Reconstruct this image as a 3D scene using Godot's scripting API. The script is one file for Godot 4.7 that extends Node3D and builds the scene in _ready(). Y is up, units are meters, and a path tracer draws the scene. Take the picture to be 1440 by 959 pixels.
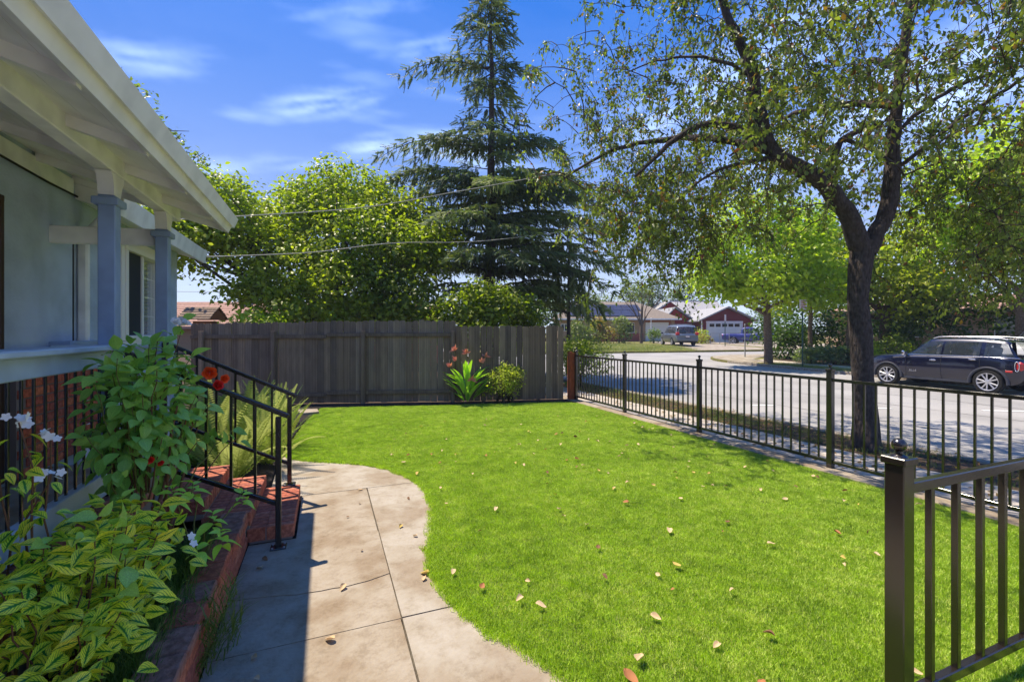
extends Node3D
# A sunny front garden: porch and brick steps on the left, a lawn, a board fence behind, an iron fence along the street.

var rng := RandomNumberGenerator.new()
var M := {}
var shared := {}
var wob := FastNoiseLite.new()


# Collects triangles of one mesh. Every face is turned to agree with its normals.
class G:
	var v := PackedVector3Array()
	var n := PackedVector3Array()
	var u := PackedVector2Array()

	func tri(a: Vector3, b: Vector3, c: Vector3, na: Vector3, nb: Vector3, nc: Vector3, ua := Vector2.ZERO, ub := Vector2.ZERO, uc := Vector2.ZERO) -> void:
		if (b - a).cross(c - a).dot(na + nb + nc) > 0.0:
			v.append_array([a, c, b])
			n.append_array([na, nc, nb])
			u.append_array([ua, uc, ub])
		else:
			v.append_array([a, b, c])
			n.append_array([na, nb, nc])
			u.append_array([ua, ub, uc])

	func flat(a: Vector3, b: Vector3, c: Vector3, out: Vector3) -> void:
		var m := (b - a).cross(c - a).normalized()
		if m.dot(out) < 0.0:
			m = -m
		tri(a, b, c, m, m, m)

	func quad(a: Vector3, b: Vector3, c: Vector3, d: Vector3, out: Vector3) -> void:
		flat(a, b, c, out)
		flat(a, c, d, out)

	func box(at: Vector3, size: Vector3, bevel := 0.0, turn := Basis()) -> void:
		var h := size * 0.5
		var e := minf(bevel, minf(h.x, minf(h.y, h.z)) * 0.6)
		var i := h - Vector3(e, e, e)
		for k in 3:
			var p := (k + 1) % 3
			var q := (k + 2) % 3
			for s: float in [-1.0, 1.0]:
				var o := Vector3.ZERO
				o[k] = s
				var w := []
				for c: Array in [[-1, -1], [1, -1], [1, 1], [-1, 1]]:
					var t := Vector3.ZERO
					t[k] = s * h[k]
					t[p] = c[0] * i[p]
					t[q] = c[1] * i[q]
					w.append(at + turn * t)
				quad(w[0], w[1], w[2], w[3], turn * o)
				if e > 0.0:
					for s2: float in [-1.0, 1.0]:
						var a := Vector3.ZERO
						a[k] = s * h[k]
						a[p] = s2 * i[p]
						var b := a
						b[k] = s * i[k]
						b[p] = s2 * h[p]
						var z := Vector3.ZERO
						z[q] = i[q]
						var o2 := Vector3.ZERO
						o2[k] = s
						o2[p] = s2
						quad(at + turn * (a - z), at + turn * (a + z), at + turn * (b + z), at + turn * (b - z), turn * o2)
		if e > 0.0:
			for x: float in [-1.0, 1.0]:
				for y: float in [-1.0, 1.0]:
					for z: float in [-1.0, 1.0]:
						flat(at + turn * Vector3(x * h.x, y * i.y, z * i.z), at + turn * Vector3(x * i.x, y * h.y, z * i.z), at + turn * Vector3(x * i.x, y * i.y, z * h.z), turn * Vector3(x, y, z))

	func bar(a: Vector3, b: Vector3, w: float, d: float, bevel := 0.0, up := Vector3.UP) -> void:
		var y := (b - a).normalized()
		var x := y.cross(up)
		if x.length() < 0.01:
			x = Vector3.RIGHT
		x = x.normalized()
		box((a + b) * 0.5, Vector3(w, (b - a).length(), d), bevel, Basis(x, y, x.cross(y)))

	func tube(p: Array, r: Array, sides := 8, cap := true) -> void:
		var rings := []
		var x := Vector3.ZERO
		for i in p.size():
			var t: Vector3 = (p[mini(i + 1, p.size() - 1)] - p[maxi(i - 1, 0)]).normalized()
			if x == Vector3.ZERO:
				x = t.cross(Vector3.UP if absf(t.y) < 0.9 else Vector3.RIGHT).normalized()
			x = (x - t * x.dot(t)).normalized()
			var y := t.cross(x)
			var ring := []
			for k in sides:
				var a := TAU * k / sides
				ring.append(x * cos(a) + y * sin(a))
			rings.append(ring)
		for i in p.size() - 1:
			for k in sides:
				var l := (k + 1) % sides
				var a: Vector3 = rings[i][k]
				var b: Vector3 = rings[i][l]
				var c: Vector3 = rings[i + 1][l]
				var d: Vector3 = rings[i + 1][k]
				tri(p[i] + a * r[i], p[i] + b * r[i], p[i + 1] + c * r[i + 1], a, b, c)
				tri(p[i] + a * r[i], p[i + 1] + c * r[i + 1], p[i + 1] + d * r[i + 1], a, c, d)
		if cap:
			for e in 2:
				var j: int = 0 if e == 0 else p.size() - 1
				var o: Vector3 = (p[0] - p[1]).normalized() if e == 0 else (p[j] - p[j - 1]).normalized()
				for k in sides:
					flat(p[j], p[j] + rings[j][k] * r[j], p[j] + rings[j][(k + 1) % sides] * r[j], o)

	func lathe(profile: Array, at: Vector3, sides := 16, turn := Basis()) -> void:
		for i in profile.size() - 1:
			var a: Vector2 = profile[i]
			var b: Vector2 = profile[i + 1]
			var s := b - a
			var o := Vector2(s.y, -s.x).normalized()
			for k in sides:
				var c := TAU * k / sides
				var d := TAU * (k + 1) / sides
				var e := Vector3(cos(c), 0, sin(c))
				var f := Vector3(cos(d), 0, sin(d))
				var ne := turn * (e * o.x + Vector3.UP * o.y)
				var nf := turn * (f * o.x + Vector3.UP * o.y)
				var p0 := at + turn * (e * a.x + Vector3.UP * a.y)
				var p1 := at + turn * (f * a.x + Vector3.UP * a.y)
				var p2 := at + turn * (f * b.x + Vector3.UP * b.y)
				var p3 := at + turn * (e * b.x + Vector3.UP * b.y)
				tri(p0, p1, p2, ne, nf, nf)
				tri(p0, p2, p3, ne, nf, ne)

	# A sheet through rows of points, with smooth normals that point away from mid (or along out).
	func sheet(rows: Array, mid := Vector3.INF, out := Vector3.ZERO, wrap := false) -> void:
		var nr := rows.size()
		var nc: int = rows[0].size()
		var nm := []
		for i in nr:
			var line := []
			for j in nc:
				var j0 := j - 1
				var j1 := j + 1
				if wrap:
					j0 = (j0 + nc) % nc
					j1 = j1 % nc
				var a: Vector3 = rows[mini(i + 1, nr - 1)][j] - rows[maxi(i - 1, 0)][j]
				var b: Vector3 = rows[i][mini(j1, nc - 1)] - rows[i][maxi(j0, 0)]
				var m := a.cross(b)
				if m.length() < 1e-9:
					m = out if out != Vector3.ZERO else rows[i][j] - mid
				m = m.normalized()
				if m.dot(out if out != Vector3.ZERO else rows[i][j] - mid) < 0.0:
					m = -m
				line.append(m)
			nm.append(line)
		for i in nr - 1:
			for j in (nc if wrap else nc - 1):
				var k := (j + 1) % nc
				var q := Vector2(float(j) / (nc - 1), float(i) / (nr - 1))
				var qx := Vector2(1.0 / (nc - 1), 0)
				var qy := Vector2(0, 1.0 / (nr - 1))
				tri(rows[i][j], rows[i][k], rows[i + 1][k], nm[i][j], nm[i][k], nm[i + 1][k], q, q + qx, q + qx + qy)
				tri(rows[i][j], rows[i + 1][k], rows[i + 1][j], nm[i][j], nm[i + 1][k], nm[i + 1][j], q, q + qx + qy, q + qy)

	# A polygon in the ground plane (x, z), raised from y0 to y1.
	func prism(poly: PackedVector2Array, y0: float, y1: float, turn := Transform3D()) -> void:
		var t := Geometry2D.triangulate_polygon(poly)
		var up := turn.basis * Vector3.UP
		for i in range(0, t.size(), 3):
			var a := poly[t[i]]
			var b := poly[t[i + 1]]
			var c := poly[t[i + 2]]
			flat(turn * Vector3(a.x, y1, a.y), turn * Vector3(b.x, y1, b.y), turn * Vector3(c.x, y1, c.y), up)
			flat(turn * Vector3(a.x, y0, a.y), turn * Vector3(b.x, y0, b.y), turn * Vector3(c.x, y0, c.y), -up)
		var turned := Geometry2D.is_polygon_clockwise(poly)
		for i in poly.size():
			var a := poly[i]
			var b := poly[(i + 1) % poly.size()]
			var o := Vector3(b.y - a.y, 0, a.x - b.x) * (-1.0 if turned else 1.0)
			quad(turn * Vector3(a.x, y0, a.y), turn * Vector3(b.x, y0, b.y), turn * Vector3(b.x, y1, b.y), turn * Vector3(a.x, y1, a.y), turn.basis * o)

	func mesh() -> ArrayMesh:
		var m := ArrayMesh.new()
		var a := []
		a.resize(Mesh.ARRAY_MAX)
		a[Mesh.ARRAY_VERTEX] = v
		a[Mesh.ARRAY_NORMAL] = n
		a[Mesh.ARRAY_TEX_UV] = u
		m.add_surface_from_arrays(Mesh.PRIMITIVE_TRIANGLES, a)
		return m


# ---------------------------------------------------------------- naming

func tag(o: Node, label := "", category := "", group := "", kind := "") -> Node:
	if label:
		o.set_meta("label", label)
	if category:
		o.set_meta("category", category)
	if group:
		o.set_meta("group", group)
	if kind:
		o.set_meta("kind", kind)
	return o


func thing(called: String, label: String, category: String, at := Vector3.ZERO, turn := 0.0, group := "") -> Node3D:
	var o := Node3D.new()
	o.name = called
	add_child(o, true)
	o.position = at
	o.rotation.y = turn
	tag(o, label, category, group)
	return o


func put(called: String, mesh: Mesh, mat: Material, parent: Node = self, where := Transform3D()) -> MeshInstance3D:
	var o := MeshInstance3D.new()
	o.name = called
	o.mesh = mesh
	o.material_override = mat
	o.transform = where
	parent.add_child(o, true)
	return o


func obj(called: String, g: G, mat: Material, parent: Node = self) -> MeshInstance3D:
	return put(called, g.mesh(), mat, parent)


func struct(called: String, g: G, mat: Material) -> MeshInstance3D:
	var o := obj(called, g, mat)
	o.set_meta("kind", "structure")
	return o


func bx(called: String, at: Vector3, size: Vector3, mat: Material, parent: Node = self, bevel := 0.0, turn := Basis()) -> MeshInstance3D:
	var key := "box %s %s" % [size, bevel]
	if not shared.has(key):
		var g := G.new()
		g.box(Vector3.ZERO, size, bevel)
		shared[key] = g.mesh()
	return put(called, shared[key], mat, parent, Transform3D(turn, at))


func scatter(called: String, mesh: Mesh, mat: Material, xf: Array, cols: Array, parent: Node = self) -> MultiMeshInstance3D:
	var mm := MultiMesh.new()
	mm.transform_format = MultiMesh.TRANSFORM_3D
	mm.use_colors = true
	mm.mesh = mesh
	mm.instance_count = xf.size()
	for i in xf.size():
		mm.set_instance_transform(i, xf[i])
		mm.set_instance_color(i, cols[i])
	var o := MultiMeshInstance3D.new()
	o.name = called
	o.multimesh = mm
	o.material_override = mat
	parent.add_child(o, true)
	o.set_meta("kind", "stuff")
	return o


func rnd(a: float, b: float) -> float:
	return rng.randf_range(a, b)


func rv(s := 1.0) -> Vector3:
	return Vector3(rng.randfn(), rng.randfn(), rng.randfn()) * s


func gy(x: float, z: float) -> float:   # the ground climbs gently beyond the garden
	return 0.017 * clampf(x * 0.3746 - z * 0.9272 - 15.0, 0.0, 60.0)


# ---------------------------------------------------------------- materials

func noise_tex(freq: float, stops: Array, cols: Array, sd: int, octaves := 4, size := 512, bump := 0.0, gain := 0.5) -> NoiseTexture2D:
	var f := FastNoiseLite.new()
	f.seed = sd
	f.frequency = freq
	f.fractal_octaves = octaves
	f.fractal_gain = gain
	f.noise_type = FastNoiseLite.TYPE_SIMPLEX_SMOOTH
	var t := NoiseTexture2D.new()
	t.width = size
	t.height = size
	t.seamless = true
	t.noise = f
	if bump > 0.0:
		t.as_normal_map = true
		t.bump_strength = bump
	elif stops.size():
		var gr := Gradient.new()
		gr.offsets = PackedFloat32Array(stops)
		gr.colors = PackedColorArray(cols)
		t.color_ramp = gr
	return t


func plain(called: String, col: Color, rough := 0.7, metal := 0.0) -> StandardMaterial3D:
	var m := StandardMaterial3D.new()
	m.resource_name = called
	m.albedo_color = col
	m.roughness = rough
	m.metallic = metal
	M[called] = m
	return m


# A rough surface: blotches (albedo), a finer pattern multiplied over it, and relief.
func earthy(called: String, tint: Color, tex: Texture2D, scale: Vector3, rough := 0.9, fine: Texture2D = null, fine_scale := Vector3.ONE, relief: Texture2D = null, depth := 0.3, world := true) -> StandardMaterial3D:
	var m := plain(called, tint, rough)
	m.albedo_texture = tex
	m.uv1_triplanar = true
	m.uv1_world_triplanar = world
	m.uv1_scale = scale
	if fine:
		m.detail_enabled = true
		m.detail_albedo = fine
		m.detail_blend_mode = BaseMaterial3D.BLEND_MODE_MUL
		m.detail_uv_layer = BaseMaterial3D.DETAIL_UV_2
		m.uv2_triplanar = true
		m.uv2_world_triplanar = world
		m.uv2_scale = fine_scale
	if relief:
		m.heightmap_enabled = true
		m.heightmap_texture = relief
		m.heightmap_scale = depth
	return m


func leafy(called: String, rough := 0.5, glow := 0.6) -> StandardMaterial3D:
	var m := plain(called, Color.WHITE, rough)
	m.vertex_color_use_as_albedo = true
	m.backlight_enabled = true
	m.backlight = Color(glow * 0.85, glow, glow * 0.3).linear_to_srgb()
	m.metallic_specular = 0.55
	return m


func grey(v: float) -> Color:
	return Color(v, v, v)


func materials() -> void:
	var soft := noise_tex(0.006, [0.2, 0.5, 0.8], [grey(0.90), grey(0.96), grey(1.0)], 3)
	var blotch := noise_tex(0.01, [0.25, 0.5, 0.75], [Color(0.84, 0.79, 0.745), Color(0.94, 0.91, 0.88), grey(1.0)], 5, 5)
	var grain := noise_tex(0.12, [0.2, 0.5, 0.85], [grey(0.72), grey(0.95), grey(1.0)], 7, 3)
	var rough := noise_tex(0.08, [], [], 9, 4)
	var coarse := noise_tex(0.03, [], [], 11, 5)
	var aggregate := noise_tex(0.3, [0.15, 0.4, 0.75], [grey(0.74), grey(0.92), grey(1.0)], 19, 3)
	var worn := noise_tex(0.008, [0.2, 0.42, 0.55, 0.8], [Color(0.88, 0.855, 0.825), Color(0.955, 0.94, 0.92), Color(0.98, 0.97, 0.96), grey(1.0)], 29, 7, 1024, 0.0, 0.78)
	var stain := noise_tex(0.006, [0.25, 0.5, 0.75], [Color(0.88, 0.84, 0.79), Color(0.96, 0.95, 0.93), grey(1.0)], 23, 6)
	var specks := noise_tex(0.22, [0.1, 0.3, 0.6], [grey(0.68), grey(0.93), grey(1.0)], 13, 2)
	var dirt := noise_tex(0.02, [0.3, 0.55, 0.8], [Color(0.80, 0.76, 0.73), Color(0.93, 0.915, 0.90), grey(1.0)], 15, 5)
	var streak := noise_tex(0.03, [0.2, 0.45, 0.8], [grey(0.66), grey(0.87), grey(1.0)], 17, 5)

	earthy("concrete", Color(0.645, 0.615, 0.56), worn, Vector3.ONE * 0.55, 0.92, stain, Vector3.ONE * 0.45, rough, 0.25)
	earthy("concrete_old", Color(0.62, 0.58, 0.515), worn, Vector3.ONE * 0.7, 0.92, stain, Vector3.ONE * 0.55, rough, 0.3)
	earthy("pavement", Color(0.74, 0.71, 0.665), worn, Vector3.ONE * 0.5, 0.92, specks, Vector3.ONE * 1.6, rough, 0.25)
	earthy("kerb", Color(0.66, 0.63, 0.58), dirt, Vector3.ONE * 0.8, 0.9, specks, Vector3.ONE * 2.0, rough, 0.3)
	earthy("asphalt", Color(0.64, 0.63, 0.615), soft, Vector3.ONE * 0.10, 0.93, specks, Vector3.ONE * 1.5, rough, 0.3)
	earthy("soil", Color(0.33, 0.26, 0.19), dirt, Vector3.ONE * 1.0, 1.0, specks, Vector3.ONE * 3.0, coarse, 2.5)
	earthy("mulch", Color(0.17, 0.13, 0.11), dirt, Vector3.ONE * 2.0, 1.0, specks, Vector3.ONE * 4.0, coarse, 3.0)
	earthy("turf", Color(0.30, 0.36, 0.13), soft, Vector3.ONE * 0.6, 1.0, specks, Vector3.ONE * 4.0, coarse, 1.5)
	earthy("dry_turf", Color(0.50, 0.50, 0.25), blotch, Vector3.ONE * 0.5, 1.0, specks, Vector3.ONE * 2.0, coarse, 2.0)
	earthy("stucco", Color(0.76, 0.83, 0.92), soft, Vector3.ONE * 0.5, 0.9, grain, Vector3.ONE * 4.0, rough, 0.35)
	plain("white_paint", Color(0.90, 0.885, 0.86), 0.55)
	earthy("white_trim", Color(0.95, 0.955, 0.95), soft, Vector3.ONE * 0.8, 0.55)
	earthy("blue_paint", Color(0.56, 0.65, 0.78), soft, Vector3.ONE * 0.8, 0.55)
	earthy("blue_rail", Color(0.72, 0.80, 0.87), soft, Vector3.ONE * 0.8, 0.5)
	plain("black_metal", Color(0.135, 0.113, 0.10), 0.2)
	M.black_metal.metallic_specular = 0.85
	M.black_metal.heightmap_enabled = true
	M.black_metal.heightmap_texture = rough
	M.black_metal.heightmap_scale = 0.012
	M.black_metal.uv1_triplanar = true
	M.black_metal.uv1_scale = Vector3.ONE * 6
	var grainy := wood_grain()
	for k in 4:
		earthy("brick_%d" % k, [Color(0.82, 0.48, 0.36), Color(0.79, 0.44, 0.33), Color(0.86, 0.53, 0.41), Color(0.75, 0.43, 0.35)][k], dirt, Vector3.ONE * 2.2, 0.85, grain, Vector3.ONE * 5.0, rough, 0.3)
		earthy("wall_brick_%d" % k, [Color(0.90, 0.47, 0.32), Color(0.83, 0.43, 0.33), Color(0.93, 0.53, 0.36), Color(0.75, 0.41, 0.34)][k], dirt, Vector3.ONE * 2.0, 0.9, grain, Vector3.ONE * 5.0, rough, 0.3)
	for k in 8:
		earthy("grey_board_%d" % k, [Color(0.61, 0.52, 0.43), Color(0.56, 0.475, 0.40), Color(0.65, 0.555, 0.46), Color(0.52, 0.44, 0.37), Color(0.60, 0.52, 0.45), Color(0.67, 0.58, 0.48), Color(0.54, 0.455, 0.375), Color(0.49, 0.42, 0.36)][k], grainy, Vector3(1.0, 0.5, 1.0), 0.95, soft, Vector3(1.1, 0.5, 1.1), grainy, 0.10, false)
		M["grey_board_%d" % k].uv1_offset = Vector3(0.31, 0.37, 0.4) * k
		M["grey_board_%d" % k].uv2_offset = Vector3(0.23, 0.37, 0.1) * k
	plain("mortar", Color(0.50, 0.45, 0.42), 0.95)
	earthy("mossy_cap", Color(0.66, 0.47, 0.40), dirt, Vector3.ONE * 1.4, 0.95, specks, Vector3.ONE * 3.0, coarse, 0.6)
	earthy("redwood", Color(0.66, 0.33, 0.16), streak, Vector3(7.0, 0.4, 7.0), 0.85)
	earthy("bark", Color(0.37, 0.335, 0.315), streak, Vector3(2.2, 0.5, 2.2), 1.0, dirt, Vector3.ONE * 1.2, streak, 3.5)
	earthy("pale_bark", Color(0.55, 0.48, 0.42), streak, Vector3(2.0, 0.6, 2.0), 1.0, dirt, Vector3.ONE, streak, 2.0)
	plain("twig", Color(0.27, 0.22, 0.18), 0.95)
	plain("green_stem", Color(0.40, 0.42, 0.20), 0.8)
	plain("brown_stem", Color(0.40, 0.27, 0.18), 0.8)
	for k in 3:
		earthy("shingle_%d" % k, [Color(0.50, 0.46, 0.40), Color(0.47, 0.43, 0.37), Color(0.54, 0.49, 0.43)][k], soft, Vector3(1, 1, 1), 0.95, specks, Vector3.ONE * 1.0)
		earthy("grey_shingle_%d" % k, [Color(0.66, 0.66, 0.66), Color(0.62, 0.62, 0.63), Color(0.70, 0.69, 0.68)][k], soft, Vector3(1, 1, 1), 0.95, specks, Vector3.ONE * 1.0)
		earthy("orange_tile_%d" % k, [Color(0.70, 0.55, 0.47), Color(0.68, 0.53, 0.45), Color(0.72, 0.57, 0.49)][k], soft, Vector3(1, 1, 1), 0.95, specks, Vector3.ONE * 1.0)
	plain("tan_wall", Color(0.60, 0.50, 0.39), 0.9)
	plain("brown_trim", Color(0.52, 0.33, 0.20), 0.8)
	plain("red_wall", Color(0.56, 0.145, 0.125), 0.85)
	plain("dark_red_wall", Color(0.40, 0.12, 0.13), 0.85)
	plain("garage_white", Color(0.80, 0.80, 0.77), 0.6)
	plain("solar", Color(0.20, 0.20, 0.26), 0.35)
	M.solar.metallic_specular = 0.5
	plain("dark_glass", Color(0.03, 0.035, 0.045), 0.06)
	M.dark_glass.metallic_specular = 0.8
	var g := plain("glass", Color(0.92, 0.96, 1.0, 0.10), 0.03)
	g.transparency = BaseMaterial3D.TRANSPARENCY_ALPHA
	g = plain("tinted_glass", Color(0.25, 0.28, 0.30, 0.42), 0.03)
	g.transparency = BaseMaterial3D.TRANSPARENCY_ALPHA
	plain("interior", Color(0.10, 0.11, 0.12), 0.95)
	plain("blind", Color(0.62, 0.62, 0.60), 0.7)
	plain("screen_mesh", Color(0.16, 0.17, 0.19), 0.8)
	plain("door_brown", Color(0.22, 0.13, 0.09), 0.5)
	plain("car_navy", Color(0.055, 0.06, 0.16), 0.25)
	M.car_navy.clearcoat_enabled = true
	M.car_navy.clearcoat = 1.0
	M.car_navy.clearcoat_roughness = 0.03
	M.car_navy.metallic = 0.25
	plain("car_silver", Color(0.47, 0.50, 0.54), 0.3, 0.5)
	plain("car_white", Color(0.82, 0.83, 0.85), 0.3)
	plain("car_blue", Color(0.12, 0.18, 0.52), 0.3, 0.2)
	for k: String in ["car_silver", "car_white", "car_blue"]:
		M[k].clearcoat_enabled = true
		M[k].clearcoat = 0.8
	plain("trim_plastic", Color(0.20, 0.21, 0.25), 0.6)
	plain("rubber", Color(0.055, 0.055, 0.06), 0.85)
	plain("alloy", Color(0.78, 0.78, 0.80), 0.3, 0.6)
	plain("chrome", Color(0.85, 0.85, 0.87), 0.12, 1.0)
	plain("red_lens", Color(0.72, 0.05, 0.04), 0.12)
	M.red_lens.clearcoat_enabled = true
	plain("orange_lens", Color(0.85, 0.33, 0.08), 0.15)
	plain("clear_lens", Color(0.85, 0.87, 0.9), 0.08, 0.4)
	plain("seat_cloth", Color(0.55, 0.56, 0.58), 0.9)
	plain("galvanised", Color(0.60, 0.61, 0.62), 0.5, 0.5)
	plain("sign_green", Color(0.16, 0.30, 0.26), 0.5, 0.3)
	plain("sign_white", Color(0.80, 0.77, 0.78), 0.5)
	plain("sign_red", Color(0.65, 0.15, 0.15), 0.5)
	plain("tar", Color(0.40, 0.39, 0.38), 0.85)
	plain("road_paint", Color(0.86, 0.86, 0.84), 0.8)
	plain("cable", Color(0.74, 0.71, 0.62), 0.7)
	plain("black_cord", Color(0.10, 0.10, 0.10), 0.7)
	plain("petal_white", Color(0.93, 0.93, 0.92), 0.6)
	plain("petal_orange", Color(0.90, 0.33, 0.10), 0.6)
	plain("petal_red", Color(0.80, 0.12, 0.08), 0.6)
	plain("petal_coral", Color(0.85, 0.52, 0.42), 0.6)
	for k: String in ["petal_white", "petal_orange", "petal_red", "petal_coral"]:
		M[k].backlight_enabled = true
		M[k].backlight = M[k].albedo_color * 0.8
	leafy("leaf", 0.38, 1.3)
	leafy("glossy_leaf", 0.42, 1.15)
	leafy("needle", 0.6, 0.7)
	leafy("grass", 0.55, 0.8)
	for k in 4:   # dry leaves on the ground
		var d := plain("dry_leaf_%d" % k, [Color(0.80, 0.69, 0.53), Color(0.64, 0.42, 0.25), Color(0.74, 0.64, 0.33), Color(0.45, 0.32, 0.20)][k], 0.8)
		d.backlight_enabled = true
		d.backlight = d.albedo_color * 0.6
	for k in 3:
		leaf_print("yellowing_%d" % k, [Color(0.94, 0.95, 0.27), Color(0.99, 0.93, 0.28), Color(0.84, 0.93, 0.30)][k], Color(0.20, 0.50, 0.16), [0.085, 0.06, 0.11][k], 40 + k)
		leaf_print("green_leaf_%d" % k, [Color(0.62, 0.79, 0.35), Color(0.54, 0.73, 0.33), Color(0.70, 0.84, 0.36)][k], [Color(0.72, 0.85, 0.45), Color(0.65, 0.80, 0.43), Color(0.78, 0.89, 0.47)][k], 0.02, 50 + k)
	leaf_print("young_leaf", Color(0.74, 0.90, 0.32), Color(0.82, 0.94, 0.42), 0.02, 61)


func wood_grain() -> ImageTexture:
	var f := FastNoiseLite.new()
	f.seed = 31
	f.frequency = 1.0
	f.fractal_octaves = 3
	var im := Image.create(512, 512, false, Image.FORMAT_RGB8)
	for y in 512:
		for x in 512:
			# seamless across, long fibres down the board
			var a := TAU * x / 512.0
			var b := TAU * y / 512.0
			var n := f.get_noise_3d(cos(a) * 9.0, sin(a) * 9.0, cos(b) * 0.05) * 0.6 + f.get_noise_3d(cos(a) * 26.0, sin(a) * 26.0, 3.0 + sin(b) * 0.12) * 0.4
			im.set_pixel(x, y, grey(clampf(0.86 + 0.42 * n, 0.4, 1.0)))
	return ImageTexture.create_from_image(im)


# The colour of a leaf blade: a base tone, with another tone along the midrib and the side veins.
func leaf_print(called: String, base: Color, vein: Color, wide: float, sd: int) -> void:
	var im := Image.create(64, 128, false, Image.FORMAT_RGBA8)
	var f := FastNoiseLite.new()
	f.seed = sd
	f.frequency = 0.06
	for y in 128:
		for x in 64:
			var s := absf(x - 31.5) / 32.0
			var t := y / 128.0
			var side := absf(fposmod((t + s * 0.35) * 7.0, 1.0) - 0.5) * 2.0
			var w := wide * (1.0 + 0.6 * f.get_noise_2d(x, y))
			var k := clampf((w * 1.6 + 0.03 - s * (0.8 if wide > 0.05 else 1.0)) * 14.0, 0.0, 1.0)
			var q := clampf((w * 4.2 * (1.0 - s * 0.75) + 0.10 - side) * 4.0, 0.0, 1.0) * (0.9 if wide > 0.05 else 0.45)
			var c := base.lerp(vein, maxf(k, q))
			c = c * (1.0 + 0.18 * f.get_noise_2d(x * 2.0 + 300.0, y * 2.0))
			c.a = 1.0
			im.set_pixel(x, y, c)
	var m := plain(called, Color.WHITE, 0.34)
	m.albedo_texture = ImageTexture.create_from_image(im)
	m.backlight_enabled = true
	m.backlight = Color(0.5, 0.62, 0.2).linear_to_srgb()
	m.texture_repeat = false


# ---------------------------------------------------------------- leaves

func leaf_mesh(key: String, length: float, width: float, fold: float, droop: float, rows := 4, tip := 1.0) -> ArrayMesh:
	if shared.has(key):
		return shared[key]
	var g := G.new()
	var lines := []
	for i in rows + 1:
		var t := float(i) / rows
		var w := width * 0.5 * pow(sin(PI * pow(t, 0.85)), tip)
		var y := length * t
		var z := -droop * t * t * length
		lines.append([Vector3(-w, y, z + fold * w), Vector3(0, y, z), Vector3(w, y, z + fold * w)])
	g.sheet(lines, Vector3.INF, Vector3(0, 0, 1))
	shared[key] = g.mesh()
	return shared[key]


func leaf_xf(p: Vector3, along: Vector3, face: Vector3, s: float) -> Transform3D:
	var y := along.normalized()
	var x := y.cross(face)
	if x.length() < 0.01:
		x = y.cross(Vector3(0.3, 0.5, 0.8))
	x = x.normalized()
	return Transform3D(Basis(x * s, y * s, x.cross(y) * s), p)


func shade(pal: Array, t: float, j := 0.12) -> Color:
	var k := clampf(t, 0.0, 0.999) * (pal.size() - 1)
	var c: Color = pal[int(k)]
	c = c.lerp(pal[int(k) + 1], k - int(k))
	var b := 1.0 + rnd(-j, j)
	return Color(c.r * b, c.g * b, c.b * b)


# Leaves in clumps spread through ellipsoids: [centre, radii, clumps].
func crown(parent: Node, blobs: Array, leaf: Mesh, mat: Material, pal: Array, per: int, spread: float, size: float, called := "crown", hang := 0.3) -> void:
	var xf := []
	var cols := []
	var spots := []
	for b: Array in blobs:
		var c: Vector3 = b[0]
		var r: Vector3 = b[1]
		for i in int(b[2]):
			var d := rv().normalized()
			if d.y < -0.35 and rng.randf() < 0.5:
				d.y = -d.y
			var k := pow(rng.randf(), 0.33) * (1.0 + 0.30 * wob.get_noise_3dv((c + d * 3.0) * 9.0))
			var p := c + d * r * k
			var tone := 0.5 + 0.5 * wob.get_noise_3dv(p * 14.0) + rnd(-0.18, 0.18)
			var sp := spread * rnd(0.6, 1.35)
			for j in per:
				var o := rv(0.5).limit_length(0.95)
				var q := p + o * sp * Vector3(1, 0.7, 1)
				var face := (d * 0.4 + Vector3.UP * 0.9 + rv(0.6)).normalized()
				var along := (rv() + d * 0.5 - Vector3.UP * hang).normalized()
				along = (along - face * along.dot(face) * 0.8).normalized()
				xf.append(leaf_xf(q, along, face, size * rnd(0.65, 1.25)))
				cols.append(shade(pal, tone + rnd(-0.15, 0.15)))
	scatter(called, leaf, mat, xf, cols, parent)


func bend(a: Vector3, b: Vector3, sag: float, steps: int, jitter := 0.04) -> Array:
	var p := []
	var l := (b - a).length()
	for i in steps + 1:
		var t := float(i) / steps
		var q := a.lerp(b, t) + Vector3.UP * sag * sin(PI * t)
		if i > 0 and i < steps:
			q += rv(jitter * l * 0.3)
		p.append(q)
	return p


func taper(a: float, b: float, n: int) -> Array:
	var r := []
	for i in n:
		r.append(lerpf(a, b, float(i) / maxi(1, n - 1)))
	return r


# ---------------------------------------------------------------- the place

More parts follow.
